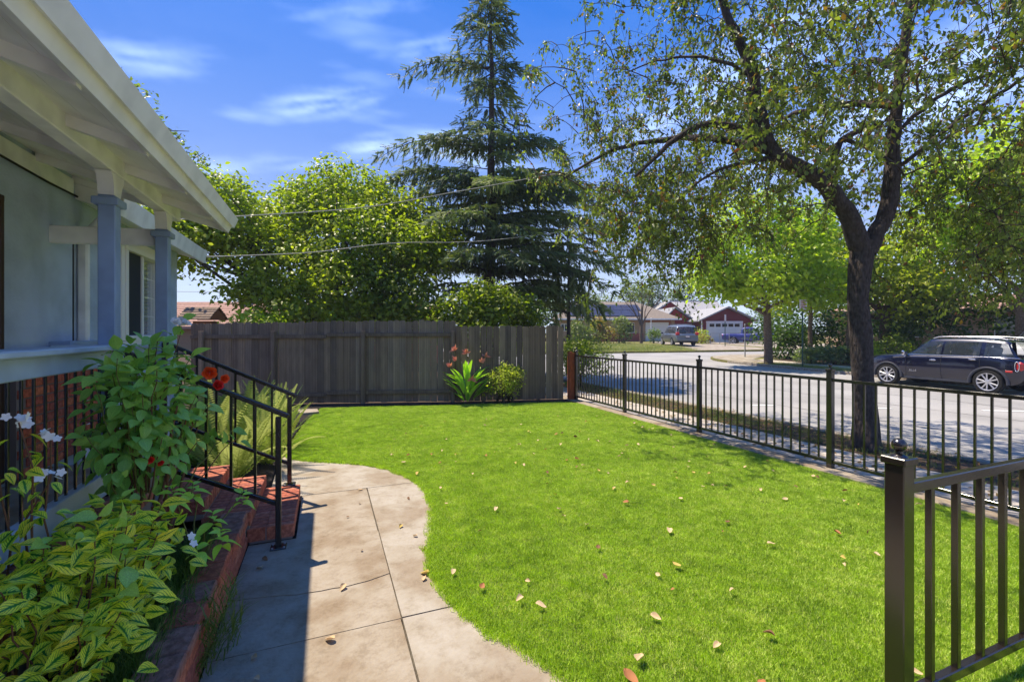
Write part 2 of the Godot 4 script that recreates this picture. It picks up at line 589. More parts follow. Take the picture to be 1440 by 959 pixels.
func _ready() -> void:
	rng.seed = 20240611
	wob.seed = 4
	wob.frequency = 0.02
	# camera: level, 1.63 m above the path, turned 22 degrees towards the street, lens shifted slightly down
	var cam := Camera3D.new()
	cam.name = "camera"
	add_child(cam)
	cam.position = Vector3(0, 1.63, 0)
	cam.rotation_degrees.y = -22.0
	cam.keep_aspect = Camera3D.KEEP_HEIGHT
	cam.set_frustum(2.0 * 0.05 * 479.5 / 650.0, Vector2(0, -0.05 * 12.5 / 650.0), 0.05, 900.0)
	# sky
	var sky := ProceduralSkyMaterial.new()
	sky.sky_top_color = Color(0.035, 0.31, 0.625)
	sky.sky_horizon_color = Color(0.68, 0.72, 0.755)
	sky.sky_curve = 0.145
	sky.ground_bottom_color = Color(0.42, 0.41, 0.36)
	sky.ground_horizon_color = Color(0.62, 0.66, 0.68)
	sky.sky_energy_multiplier = 0.80
	sky.sky_cover = cirrus()
	sky.sky_cover_modulate = Color(1, 1, 1, 1)
	var env := Environment.new()
	env.background_mode = Environment.BG_SKY
	env.sky = Sky.new()
	env.sky.sky_material = sky
	env.tonemap_mode = Environment.TONE_MAPPER_LINEAR
	env.tonemap_exposure = 3.95
	env.sdfgi_enabled = true
	env.ssao_enabled = true
	env.ssil_enabled = true
	env.fog_enabled = true
	env.fog_density = 0.0008
	env.fog_light_color = Color(0.80, 0.87, 0.97)
	var we := WorldEnvironment.new()
	we.name = "world_environment"
	we.environment = env
	add_child(we)
	# sun: high, behind the house roof and ahead of the camera
	var sun := DirectionalLight3D.new()
	sun.name = "sun"
	sun.light_energy = 0.65
	sun.light_color = Color(1.0, 0.945, 0.86)
	sun.light_angular_distance = 0.53
	sun.shadow_enabled = true
	sun.sky_mode = DirectionalLight3D.SKY_MODE_LIGHT_ONLY
	add_child(sun)
	sun.look_at_from_position(Vector3.ZERO, Vector3(0.27, -1.0, 0.37), Vector3.FORWARD)

	materials()
	ground()
	our_house()
	porch_roof()
	house_window()
	front_steps()
	garden_path()
	board_fence()
	iron_fence()
	lawn()
	far_houses()
	trees()
	street_tree()
	deodar()
	hedges()
	cars()
	street_furniture()
	front_plants()
	garden_plants()
	fallen_leaves()
	cables()


func cirrus() -> ImageTexture:
	var w := 1536
	var h := 768
	var im := Image.create(w, h, false, Image.FORMAT_RGBA8)
	im.fill(Color(1, 1, 1, 0))
	var f := FastNoiseLite.new()
	f.seed = 21
	f.frequency = 1.0
	f.fractal_octaves = 5
	var f2 := FastNoiseLite.new()
	f2.seed = 77
	f2.frequency = 1.0
	f2.fractal_octaves = 3
	# single wisps: azimuth, elevation, half length, half height, density
	var wisps := [[0.0, 0.43, 0.10, 0.024, 0.5], [0.10, 0.37, 0.07, 0.020, 0.42], [-0.30, 0.43, 0.11, 0.028, 0.32], [0.20, 0.54, 0.09, 0.022, 0.32], [0.06, 0.58, 0.16, 0.02, 0.22], [0.80, 0.44, 0.20, 0.06, 0.55], [1.08, 0.36, 0.22, 0.07, 0.6], [0.98, 0.52, 0.2, 0.06, 0.45], [-0.15, 0.30, 0.22, 0.02, 0.22], [-1.2, 0.5, 0.3, 0.05, 0.4], [2.0, 0.45, 0.35, 0.06, 0.5], [2.9, 0.35, 0.3, 0.05, 0.45], [-2.2, 0.6, 0.3, 0.06, 0.4]]
	for y in h / 2:
		var el := PI * 0.5 - PI * (y + 0.5) / h
		for x in w:
			var az := wrapf(TAU * (x + 0.5) / w, -PI, PI)
			# wind-drawn streaks on a high layer
			var k := 1.0 / (sin(el) + 0.12)
			var px := sin(az) * cos(el) * k
			var pz := -cos(az) * cos(el) * k
			var s := f.get_noise_3d(px * 0.7 + pz * 0.35, pz * 2.1 - px * 0.5, 3.0)
			var b := f2.get_noise_3d(px * 0.55 + 5.0, pz * 0.55, 9.0)
			var a := clampf((s * 0.8 + b * 0.7 - 0.34) * 1.2, 0.0, 1.0)
			a = a * a * (3.0 - 2.0 * a) * 0.5
			a = maxf(a, 0.035 * clampf((b + s * 0.4 + 0.30) * 1.4, 0.0, 1.0))
			for c: Array in wisps:
				var da: float = (az - c[0]) / c[2]
				var de: float = (el - c[1] - 0.22 * (az - c[0])) / c[3]
				var q := da * da + de * de
				if q < 5.0:
					a = maxf(a, 0.62 * c[4] * exp(-q) * clampf(0.75 + 1.1 * f.get_noise_3d(az * 9.0 - el * 6.0, el * 46.0 - az * 8.0, 1.0), 0.0, 1.3))
			im.set_pixel(x, y, Color(0.80, 0.86, 0.96, a * clampf(el * 6.0, 0.25, 1.0)))
	return ImageTexture.create_from_image(im)


func lay(called: String, x0: float, x1: float, z0: float, z1: float, step: float, up: float, mat: Material) -> MeshInstance3D:
	var g := G.new()
	var nx := maxi(1, int(ceil((x1 - x0) / step)))
	var nz := maxi(1, int(ceil((z1 - z0) / step)))
	var rows := []
	for i in nz + 1:
		var line := []
		for j in nx + 1:
			var x := lerpf(x0, x1, float(j) / nx)
			var z := lerpf(z0, z1, float(i) / nz)
			line.append(Vector3(x, gy(x, z) + up, z))
		rows.append(line)
	g.sheet(rows, Vector3.INF, Vector3.UP)
	return struct(called, g, mat)


func lay_poly(called: String, poly: PackedVector2Array, up: float, step: float, mat: Material, wall := 0.0) -> MeshInstance3D:
	# a polygon (x, z) cut into squares so that it follows the ground; wall closes its edge downward
	var g := G.new()
	var lo := poly[0]
	var hi := poly[0]
	for p in poly:
		lo = Vector2(minf(lo.x, p.x), minf(lo.y, p.y))
		hi = Vector2(maxf(hi.x, p.x), maxf(hi.y, p.y))
	var x := lo.x
	while x < hi.x:
		var z := lo.y
		while z < hi.y:
			var cell := PackedVector2Array([Vector2(x, z), Vector2(x + step, z), Vector2(x + step, z + step), Vector2(x, z + step)])
			for part in Geometry2D.intersect_polygons(poly, cell):
				var t := Geometry2D.triangulate_polygon(part)
				for i in range(0, t.size(), 3):
					var q := []
					for k in 3:
						var c := part[t[i + k]]
						q.append(Vector3(c.x, gy(c.x, c.y) + up, c.y))
					g.flat(q[0], q[1], q[2], Vector3.UP)
			z += step
		x += step
	if wall > 0.0:
		var cw := Geometry2D.is_polygon_clockwise(poly)
		for i in poly.size():
			var a := poly[i]
			var b := poly[(i + 1) % poly.size()]
			var n := maxi(1, int((b - a).length() / step))
			for k in n:
				var p := a.lerp(b, float(k) / n)
				var q := a.lerp(b, float(k + 1) / n)
				var P := Vector3(p.x, gy(p.x, p.y) + up, p.y)
				var Q := Vector3(q.x, gy(q.x, q.y) + up, q.y)
				var o := Vector3(b.y - a.y, 0, a.x - b.x) * (-1.0 if cw else 1.0)
				g.quad(P, Q, Q - Vector3.UP * wall, P - Vector3.UP * wall, o)
	return struct(called, g, mat)


func ground() -> void:
	lay("ground", -400, 400, -400, 200, 8.0, -0.34, M.soil)
	lay("road", 7.0, 90, -60, 45, 2.5, -0.12, M.asphalt)
	# our side
	lay("yard_ground", -60, 7.64, -60, 45, 2.0, -0.055, M.soil)
	var strip := lay("planting_strip", 6.62, 7.63, -40, 30, 0.5, -0.02, M.soil)
	strip.set_meta("kind", "structure")
	var walk := Node3D.new()
	walk.name = "pavement"
	add_child(walk)
	walk.set_meta("kind", "structure")
	var z := 6.0
	while z > -24.0:
		bx("paving_slab", Vector3(6.12, -0.04 + rnd(-0.004, 0.004) + gy(6.1, z), z - 0.6), Vector3(0.985, 0.08, 1.19), M.pavement, walk, 0.008, Basis(Vector3.RIGHT, rnd(-0.003, 0.003)))
		z -= 1.205
	var mow := Node3D.new()
	mow.name = "mowing_strip"
	add_child(mow)
	mow.set_meta("kind", "structure")
	z = 3.0
	while z > -9.5:
		bx("concrete_block", Vector3(5.48, -0.02, z - 0.75), Vector3(0.265, 0.09, 1.494), M.concrete_old, mow, 0.01)
		z -= 1.5
	for side in 2:
		var k := Node3D.new()
		k.name = "kerb"
		add_child(k, true)
		k.set_meta("kind", "structure")
		z = 9.0
		while z > (-30.0 if side == 0 else -17.0):
			var x := 7.72 if side == 0 else 19.36
			bx("kerb_stone", Vector3(x, gy(x, z) - 0.09, z - 0.9), Vector3(0.16, 0.2, 1.79), M.kerb, k, 0.02)
			z -= 1.8
	# the block across the street, with its rounded corner
	var c := PackedVector2Array()
	for i in 9:
		var a := PI * 0.5 * i / 8.0
		c.append(Vector2(23.4 - 4.1 * cos(a), -17.2 - 4.4 * sin(a)))
	c.append_array([Vector2(60, -15.2), Vector2(90, -10), Vector2(90, 45), Vector2(19.44, 45)])
	lay_poly("verge", c, -0.015, 2.0, M.dry_turf, 0.2)
	var w := PackedVector2Array()
	for i in 9:
		var a := PI * 0.5 * i / 8.0
		w.append(Vector2(23.4 - 4.0 * cos(a), -17.2 - 4.3 * sin(a)))
	w.append_array([Vector2(30, -20.3), Vector2(30, -18.6), Vector2(24.0, -19.6), Vector2(21.6, -18.4), Vector2(20.4, -15.9)])
	lay_poly("corner_pavement", w, 0.0, 1.0, M.concrete)
	lay("far_pavement", 20.5, 21.8, -18.0, 20, 1.5, 0.0, M.pavement)
	lay("garden_soil", 21.8, 60, -17.5, 20, 3.0, 0.01, M.soil)
	# the block beyond the cross street
	var f := PackedVector2Array([Vector2(9, -28.7), Vector2(18.3, -26.9), Vector2(29.2, -24.8), Vector2(60, -18.9), Vector2(95, -12.5), Vector2(95, -75), Vector2(9, -75)])
	lay_poly("far_front_lawns", f, 0.0, 4.0, M.dry_turf, 0.25)
	var d := PackedVector2Array([Vector2(24.6, -25.9), Vector2(31.4, -24.5), Vector2(36.6, -39.0), Vector2(32.4, -40.6)])
	lay_poly("driveway", d, 0.012, 3.0, M.concrete)
	d = PackedVector2Array([Vector2(32.5, -24.1), Vector2(43, -22.2), Vector2(45, -35), Vector2(36.5, -38.2)])
	lay_poly("driveway", d, 0.014, 3.0, M.concrete)
	lay("front_paving", -2.0, 5.3, 2.05, 14.0, 2.0, 0.0, M.concrete)
	# worn white dashes on the asphalt
	for k: Array in [[9.7, -7.98, 0.60, 0.38], [11.85, -6.62, 0.34, 0.5], [13.95, -5.4, 0.85, 0.51], [9.3, -1.8, 0.6, 0.4]]:
		var dash := bx("painted_dash", Vector3(k[0], -0.114, k[1]), Vector3(k[2], 0.004, 0.10), M.road_paint, self, 0.0, Basis(Vector3.UP, -float(k[3])))
		dash.set_meta("kind", "structure")
	for k: Array in [[12.6, -14.0, 1.0, 7], [14.5, 1.0, -9.5, 3], [10.4, 3.0, -13.0, 5]]:   # sealed cracks in the asphalt
		var g := G.new()
		var p: Array = []
		var sx: float = k[0]
		for i in 40:
			sx += rnd(-0.05, 0.05)
			var sz := lerpf(k[1], k[2], i / 39.0)
			p.append(Vector3(sx, gy(sx, sz) - 0.1165, sz))
		for i in 39:
			var half := Vector3(rnd(0.012, 0.028), 0, 0)
			g.quad(p[i] - half, p[i] + half, p[i + 1] + half, p[i + 1] - half, Vector3.UP)
		struct("road_seam", g, M.tar)
	# litter and weeds on the planting strip
	var xf := []
	var cols := []
	for i in 2600:
		var zz := rnd(-13.5, 2.0)
		var t := wob.get_noise_2d(zz * 30.0, 7.0)
		if rng.randf() > 0.45 + t * 1.5 + (0.35 if zz < -6.0 else 0.0):
			continue
		xf.append(leaf_xf(Vector3(rnd(6.6, 7.66), -0.02, zz), rv(0.3) + Vector3.UP, rv(), rnd(0.6, 1.5)))
		cols.append(shade([Color(0.10, 0.17, 0.03), Color(0.17, 0.25, 0.05), Color(0.30, 0.28, 0.10)], rng.randf()))
	scatter("strip_grass", tuft(14, 0.09, 0.05, 0.004, "weeds"), M.grass, xf, cols).name = "verge_grass"
	tag(get_node("verge_grass"), "sparse green weeds and grass along the strip beside the street kerb", "grass")
	xf = []
	cols = []
	for i in 900:
		xf.append(leaf_xf(Vector3(rnd(5.7, 7.9), 0.012, rnd(-12.0, 2.0)), rv() * Vector3(1, 0.1, 1), Vector3.UP + rv(0.25), rnd(0.5, 1.1)))
		cols.append(shade([Color(0.32, 0.16, 0.07), Color(0.45, 0.28, 0.12), Color(0.22, 0.13, 0.07)], rng.randf()))
	tag(scatter("leaf_litter", leaf_mesh("litter", 0.07, 0.045, 0.4, 0.3), M.leaf, xf, cols), "brown leaf litter strewn along the pavement and kerb beyond the iron fence", "leaf litter")
	# dry grass of the far lawns, and of the verge across the street
	xf = []
	cols = []
	for i in 9000:
		var p := Vector2(rnd(12, 27), rnd(-37, -25.5)) if i < 6500 else Vector2(rnd(19.5, 20.5), rnd(-16, 2))
		if i < 6500 and (not Geometry2D.is_point_in_polygon(p, f) or Geometry2D.is_point_in_polygon(p, PackedVector2Array([Vector2(24.4, -25), Vector2(31.6, -24), Vector2(36.8, -40), Vector2(32.2, -41)]))):
			continue
		xf.append(leaf_xf(Vector3(p.x, gy(p.x, p.y) - 0.02, p.y), rv(0.2) + Vector3.UP, rv(), rnd(1.5, 4.0) if i < 6500 else rnd(1.0, 2.0)))
		cols.append(shade([Color(0.20, 0.25, 0.06), Color(0.34, 0.36, 0.12), Color(0.42, 0.40, 0.18)], 0.5 + wob.get_noise_2d(p.x * 12.0, p.y * 12.0) * 0.8))
	tag(scatter("dry_grass", tuft(14, 0.09, 0.05, 0.005, "weeds"), M.grass, xf, cols), "pale dry grass of the lawns across the streets", "grass")


# ---------------------------------------------------------------- our house

# A shape drawn in (x, y), drawn out along z.
func slab_z(g: G, poly: Array, z_near: float, z_far: float) -> void:
	g.prism(PackedVector2Array(poly), -z_near, -z_far, Transform3D(Basis(Vector3.RIGHT, Vector3(0, 0, -1), Vector3.UP), Vector3.ZERO))


var house: Node3D
const WALL := -2.19
const RAIL := -1.375


func our_house() -> void:
	house = thing("house", "grey blue stucco house with white eaves and a raised front porch", "house")
	var g := G.new()
	var t := 0.16
	var xc := WALL - t * 0.5
	var wall := func(z0: float, z1: float, y0: float, y1: float) -> void:
		g.box(Vector3(xc, (y0 + y1) * 0.5, (z0 + z1) * 0.5), Vector3(t, y1 - y0, z1 - z0))
	# front wall around the door (z -3.6 .. -4.5) and the window (z -6.62 .. -7.93)
	wall.call(-3.6, 7.0, 0.0, 3.0)
	wall.call(-4.5, -3.6, 2.60, 3.0)
	wall.call(-6.62, -4.5, 0.0, 3.0)
	wall.call(-7.93, -6.62, 0.0, 1.52)
	wall.call(-7.93, -6.62, 2.66, 3.0)
	wall.call(-8.8, -7.93, 0.0, 3.0)
	wall.call(-5.56, 7.0, 3.0, 3.13)
	g.box(Vector3(-6.2, 3.05, -5.58), Vector3(7.7, 0.6, 0.05))
	g.box(Vector3(-6.2, 1.5, -8.72), Vector3(7.7, 3.0, 0.16))
	g.box(Vector3(-6.2, 1.5, 7.0), Vector3(7.7, 3.0, 0.16))
	g.box(Vector3(-10.0, 1.5, -0.85), Vector3(0.16, 3.0, 15.6))
	obj("wall", g, M.stucco, house)
	g = G.new()
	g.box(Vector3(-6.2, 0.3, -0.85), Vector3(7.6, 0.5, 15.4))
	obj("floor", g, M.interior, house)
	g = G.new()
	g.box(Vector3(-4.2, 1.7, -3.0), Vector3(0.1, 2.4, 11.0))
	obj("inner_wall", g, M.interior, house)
	# main roof: its eave shows beyond the porch
	g = G.new()
	slab_z(g, [Vector2(-1.85, 2.83), Vector2(-6.2, 4.14), Vector2(-10.4, 2.83), Vector2(-10.4, 2.95), Vector2(-6.2, 4.28), Vector2(-1.85, 2.96)], -5.60, -8.95)
	slab_z(g, [Vector2(-2.3, 3.2), Vector2(-6.2, 4.14), Vector2(-10.4, 2.83), Vector2(-10.4, 2.95), Vector2(-6.2, 4.28), Vector2(-2.3, 3.33)], 7.4, -5.555)
	var roof := obj("roof", g, M.shingle_0, house)
	g = G.new()
	slab_z(g, [Vector2(-1.89, 2.77), Vector2(-1.85, 2.765), Vector2(-1.805, 2.955), Vector2(-1.85, 2.965)], -5.57, -8.97)
	obj("fascia", g, M.white_trim, roof)
	g = G.new()
	slab_z(g, [Vector2(-1.84, 2.80), Vector2(-2.6, 3.03), Vector2(-2.6, 3.22), Vector2(-1.84, 2.985)], -5.570, -5.597)
	obj("rake_board", g, M.white_trim, roof)
	g = G.new()
	slab_z(g, [Vector2(-1.90, 2.80), Vector2(-2.185, 2.885), Vector2(-2.185, 2.905), Vector2(-1.90, 2.82)], -5.57, -8.93)
	obj("soffit", g, M.white_trim, roof)
	# the door and its frame
	var door := bx("door", Vector3(WALL - 0.09, 1.56, -4.05), Vector3(0.05, 2.05, 0.84), M.door_brown, house, 0.004)
	for k in 2:
		for j in 3:
			bx("door_panel", Vector3(WALL - 0.06, 0.95 + 0.63 * j, -4.25 + 0.40 * k), Vector3(0.022, 0.5, 0.30), M.door_brown, door, 0.01).position -= door.position
	bx("handle", Vector3(WALL - 0.03, 1.5, -3.72), Vector3(0.05, 0.12, 0.04), M.chrome, door, 0.01).position -= door.position
	for zz: float in [-4.475, -3.625]:
		bx("door_frame", Vector3(WALL - 0.045, 1.56, zz), Vector3(0.14, 2.06, 0.045), M.door_brown, house, 0.004)
	bx("door_frame", Vector3(WALL - 0.045, 2.60, -4.05), Vector3(0.14, 0.045, 0.90), M.door_brown, house, 0.004)
	# brick wainscot under a blue ledge
	var wains := Node3D.new()
	wains.name = "brick_wainscot"
	house.add_child(wains)
	bx("mortar", Vector3(WALL + 0.04, 1.015, -5.2), Vector3(0.075, 0.97, 1.36), M.mortar, wains)
	for row in 13:
		var zz := -4.53 - (0.0 if row % 2 == 0 else 0.105)
		while zz > -5.85:
			bx("brick", Vector3(WALL + 0.045, 0.565 + row * 0.075, zz - 0.1), Vector3(0.09, 0.064, 0.198), M["wall_brick_%d" % rng.randi_range(0, 3)], wains, 0.004)
			zz -= 0.209
	bx("ledge", Vector3(WALL + 0.06, 1.527, -5.52), Vector3(0.18, 0.045, 0.78), M.blue_paint, house, 0.006)
	# porch floor, brick ledge along its edge
	bx("porch_floor", Vector3(-1.72, 0.25, 0.95), Vector3(0.93, 0.5, 12.0), M.concrete_old, house)
	var curb := Node3D.new()
	curb.name = "brick_curb"
	house.add_child(curb)
	bx("mortar", Vector3(-1.265, 0.25, 0.98), Vector3(0.26, 0.50, 9.85), M.mortar, curb)
	var z := 1.0
	while z > -3.9:
		bx("brick", Vector3(-1.27, 0.50, z - 0.05), Vector3(0.30, 0.07, 0.096), M["brick_%d" % rng.randi_range(0, 3)] if rng.randf() < 0.4 else M.mossy_cap, curb, 0.006)
		z -= 0.104
	# posts on the porch edge
	for zz: float in [-3.97, -5.10]:
		var p := bx("post", Vector3(RAIL, 1.53, zz), Vector3(0.096, 2.06, 0.096), M.blue_paint, house, 0.005)
		bx("post_cap", Vector3(0, 0.985, 0), Vector3(0.15, 0.05, 0.15), M.blue_paint, p, 0.006)
		g = G.new()   # a scrolled bracket between the post and the beam
		var prof := PackedVector2Array()
		for i in 9:
			var a := PI * 0.5 * i / 8.0
			prof.append(Vector2(-0.055 - 0.055 * (1.0 - cos(a)), 0.15 * sin(a)))
		prof.append_array([Vector2(0.11, 0.15), Vector2(0.105, 0.11), Vector2(0.075, 0.06), Vector2(0.055, 0.0)])
		g.prism(prof, -0.045, 0.045, Transform3D(Basis(Vector3(0, 0, -1), Vector3.RIGHT, Vector3.UP).orthonormalized(), Vector3(0, 1.03, 0)))
		obj("bracket", g, M.white_trim, p)
	# low wall of boards and balusters along the porch
	var rail := Node3D.new()
	rail.name = "porch_rail"
	house.add_child(rail)
	bx("rail_cap", Vector3(RAIL + 0.005, 1.528, -1.0), Vector3(0.20, 0.036, 6.06), M.blue_rail, rail, 0.008)
	bx("rail_board", Vector3(RAIL + 0.0, 1.455, -0.97), Vector3(0.09, 0.108, 5.90), M.blue_rail, rail, 0.006)
	bx("bottom_board", Vector3(RAIL + 0.0, 0.625, -0.97), Vector3(0.06, 0.15, 5.90), M.blue_rail, rail, 0.006)
	z = -3.82
	while z < 1.5:
		bx("baluster", Vector3(RAIL, 1.05, z), Vector3(0.012, 0.72, 0.014), M.black_metal, rail, 0.002)
		z += 0.105
	bx("rail_cap", Vector3(RAIL - 0.42, 1.50, -5.12), Vector3(0.72, 0.036, 0.10), M.blue_rail, rail, 0.006)
	# beam from the wall to the far post
	bx("tie_beam", Vector3(-1.78, 2.485, -5.17), Vector3(0.84, 0.15, 0.07), M.white_trim, house, 0.008, Basis(Vector3(0, 0, 1), 0.035))
	# downpipe
	g = G.new()
	g.bar(Vector3(WALL + 0.045, 0.2, -5.63), Vector3(WALL + 0.045, 2.54, -5.63), 0.08, 0.07, 0.015)
	g.tube(bend(Vector3(WALL + 0.045, 2.52, -5.63), Vector3(WALL + 0.26, 2.80, -5.65), 0.02, 5, 0.0), taper(0.042, 0.042, 6), 10)
	obj("downpipe", g, M.white_trim, house)
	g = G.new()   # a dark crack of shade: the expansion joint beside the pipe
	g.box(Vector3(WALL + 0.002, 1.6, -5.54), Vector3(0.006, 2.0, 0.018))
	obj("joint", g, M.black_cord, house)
	# a cord along the top of the wall
	g = G.new()
	var pts := []
	for i in 13:
		pts.append(Vector3(WALL + 0.02, 2.90 + 0.008 * sin(i * 2.1), lerpf(-6.2, 0.5, i / 12.0)))
	g.tube(pts, taper(0.009, 0.009, 13), 6)
	obj("cord", g, M.black_cord, house)
	bx("frieze_board", Vector3(WALL + 0.012, 2.975, 0.7), Vector3(0.024, 0.14, 12.4), M.white_trim, house, 0.003)


func porch_roof() -> void:
	var roof := Node3D.new()
	roof.name = "porch_roof"
	house.add_child(roof)
	var g := G.new()
	slab_z(g, [Vector2(-0.90, 2.735), Vector2(-2.6, 3.245), Vector2(-2.6, 3.37), Vector2(-0.885, 2.80)], 7.4, -5.54)
	obj("roof_deck", g, M.shingle_1, roof)
	# soffit boards, one after the other from the eave to the wall
	for k in 9:
		var x := -0.93 - 0.145 * k
		g = G.new()
		slab_z(g, [Vector2(x, 2.712 + 0.3 * (-0.93 - x)), Vector2(x - 0.141, 2.712 + 0.3 * (-0.93 - x + 0.141)), Vector2(x - 0.141, 2.728 + 0.3 * (-0.93 - x + 0.141)), Vector2(x, 2.728 + 0.3 * (-0.93 - x))], 7.3, -5.52)
		obj("soffit_board", g, M.white_trim, roof)
	g = G.new()
	slab_z(g, [Vector2(-0.972, 2.672), Vector2(-0.936, 2.660), Vector2(-0.900, 2.745), Vector2(-0.936, 2.755)], 7.4, -5.56)
	obj("fascia", g, M.white_trim, roof)
	g = G.new()
	slab_z(g, [Vector2(-0.93, 2.735), Vector2(-0.885, 2.715), Vector2(-0.848, 2.81), Vector2(-0.90, 2.825)], 7.4, -5.57)
	obj("eave_trim", g, M.white_trim, roof)
	g = G.new()   # end rafter
	slab_z(g, [Vector2(-0.94, 2.66), Vector2(-2.2, 3.035), Vector2(-2.2, 3.2), Vector2(-0.90, 2.81)], -5.525, -5.565)
	obj("end_rafter", g, M.white_trim, roof)
	var z := 2.4
	while z > -5.4:
		g = G.new()
		slab_z(g, [Vector2(-0.962, 2.655), Vector2(-2.17, 3.015), Vector2(-2.17, 3.083), Vector2(-0.962, 2.722)], z, z - 0.045)
		obj("rafter", g, M.white_trim, roof)
		z -= 0.81
	bx("beam", Vector3(RAIL, 2.785, 0.8), Vector3(0.10, 0.14, 12.5), M.white_trim, roof, 0.006)


func house_window() -> void:
	var w := Node3D.new()
	w.name = "window"
	house.add_child(w)
	w.position = Vector3(WALL, 2.09, -7.275)
	var white: Material = M.white_paint
	var g := G.new()
	for s: float in [-1.0, 1.0]:
		g.box(Vector3(0.0, s * 0.535, 0), Vector3(0.12, 0.07, 1.31), 0.006)
		g.box(Vector3(0.0, 0, s * 0.62), Vector3(0.118, 1.002, 0.07), 0.006)
	obj("frame", g, white, w)
	bx("casing", Vector3(0.02, 0.605, 0), Vector3(0.05, 0.09, 1.50), white, w, 0.005)
	bx("casing", Vector3(0.02, -0.605, 0), Vector3(0.07, 0.07, 1.50), white, w, 0.005)
	for s: float in [-1.0, 1.0]:
		bx("casing", Vector3(0.02, 0, s * 0.70), Vector3(0.048, 1.118, 0.09), white, w, 0.005)
	bx("stile", Vector3(0.01, 0, 0.05), Vector3(0.05, 1.0, 0.05), white, w, 0.004)
	for s in 2:
		var zc := 0.325 if s == 0 else -0.275
		var width := 0.50 if s == 0 else 0.60
		bx("pane", Vector3(-0.012 - 0.015 * s, 0, zc), Vector3(0.004, 1.0, width), M.glass, w)
		for k in 3:
			bx("muntin", Vector3(-0.02 - 0.015 * s, -0.25 + 0.25 * k, zc), Vector3(0.008, 0.014, width), white, w)
		for k in 2:
			bx("muntin", Vector3(-0.021 - 0.015 * s, 0, zc + (k - 0.5) * width / 1.5), Vector3(0.0085, 1.0, 0.014), white, w)
	bx("insect_screen", Vector3(0.012, 0, 0.325), Vector3(0.003, 1.0, 0.50), M.screen_mesh, w)
	var k := -0.47
	while k < 0.5:
		bx("blind_slat", Vector3(-0.10, k, 0.0), Vector3(0.045, 0.004, 1.15), M.blind, w, 0.0, Basis(Vector3(0, 0, 1), 0.7))
		k += 0.048


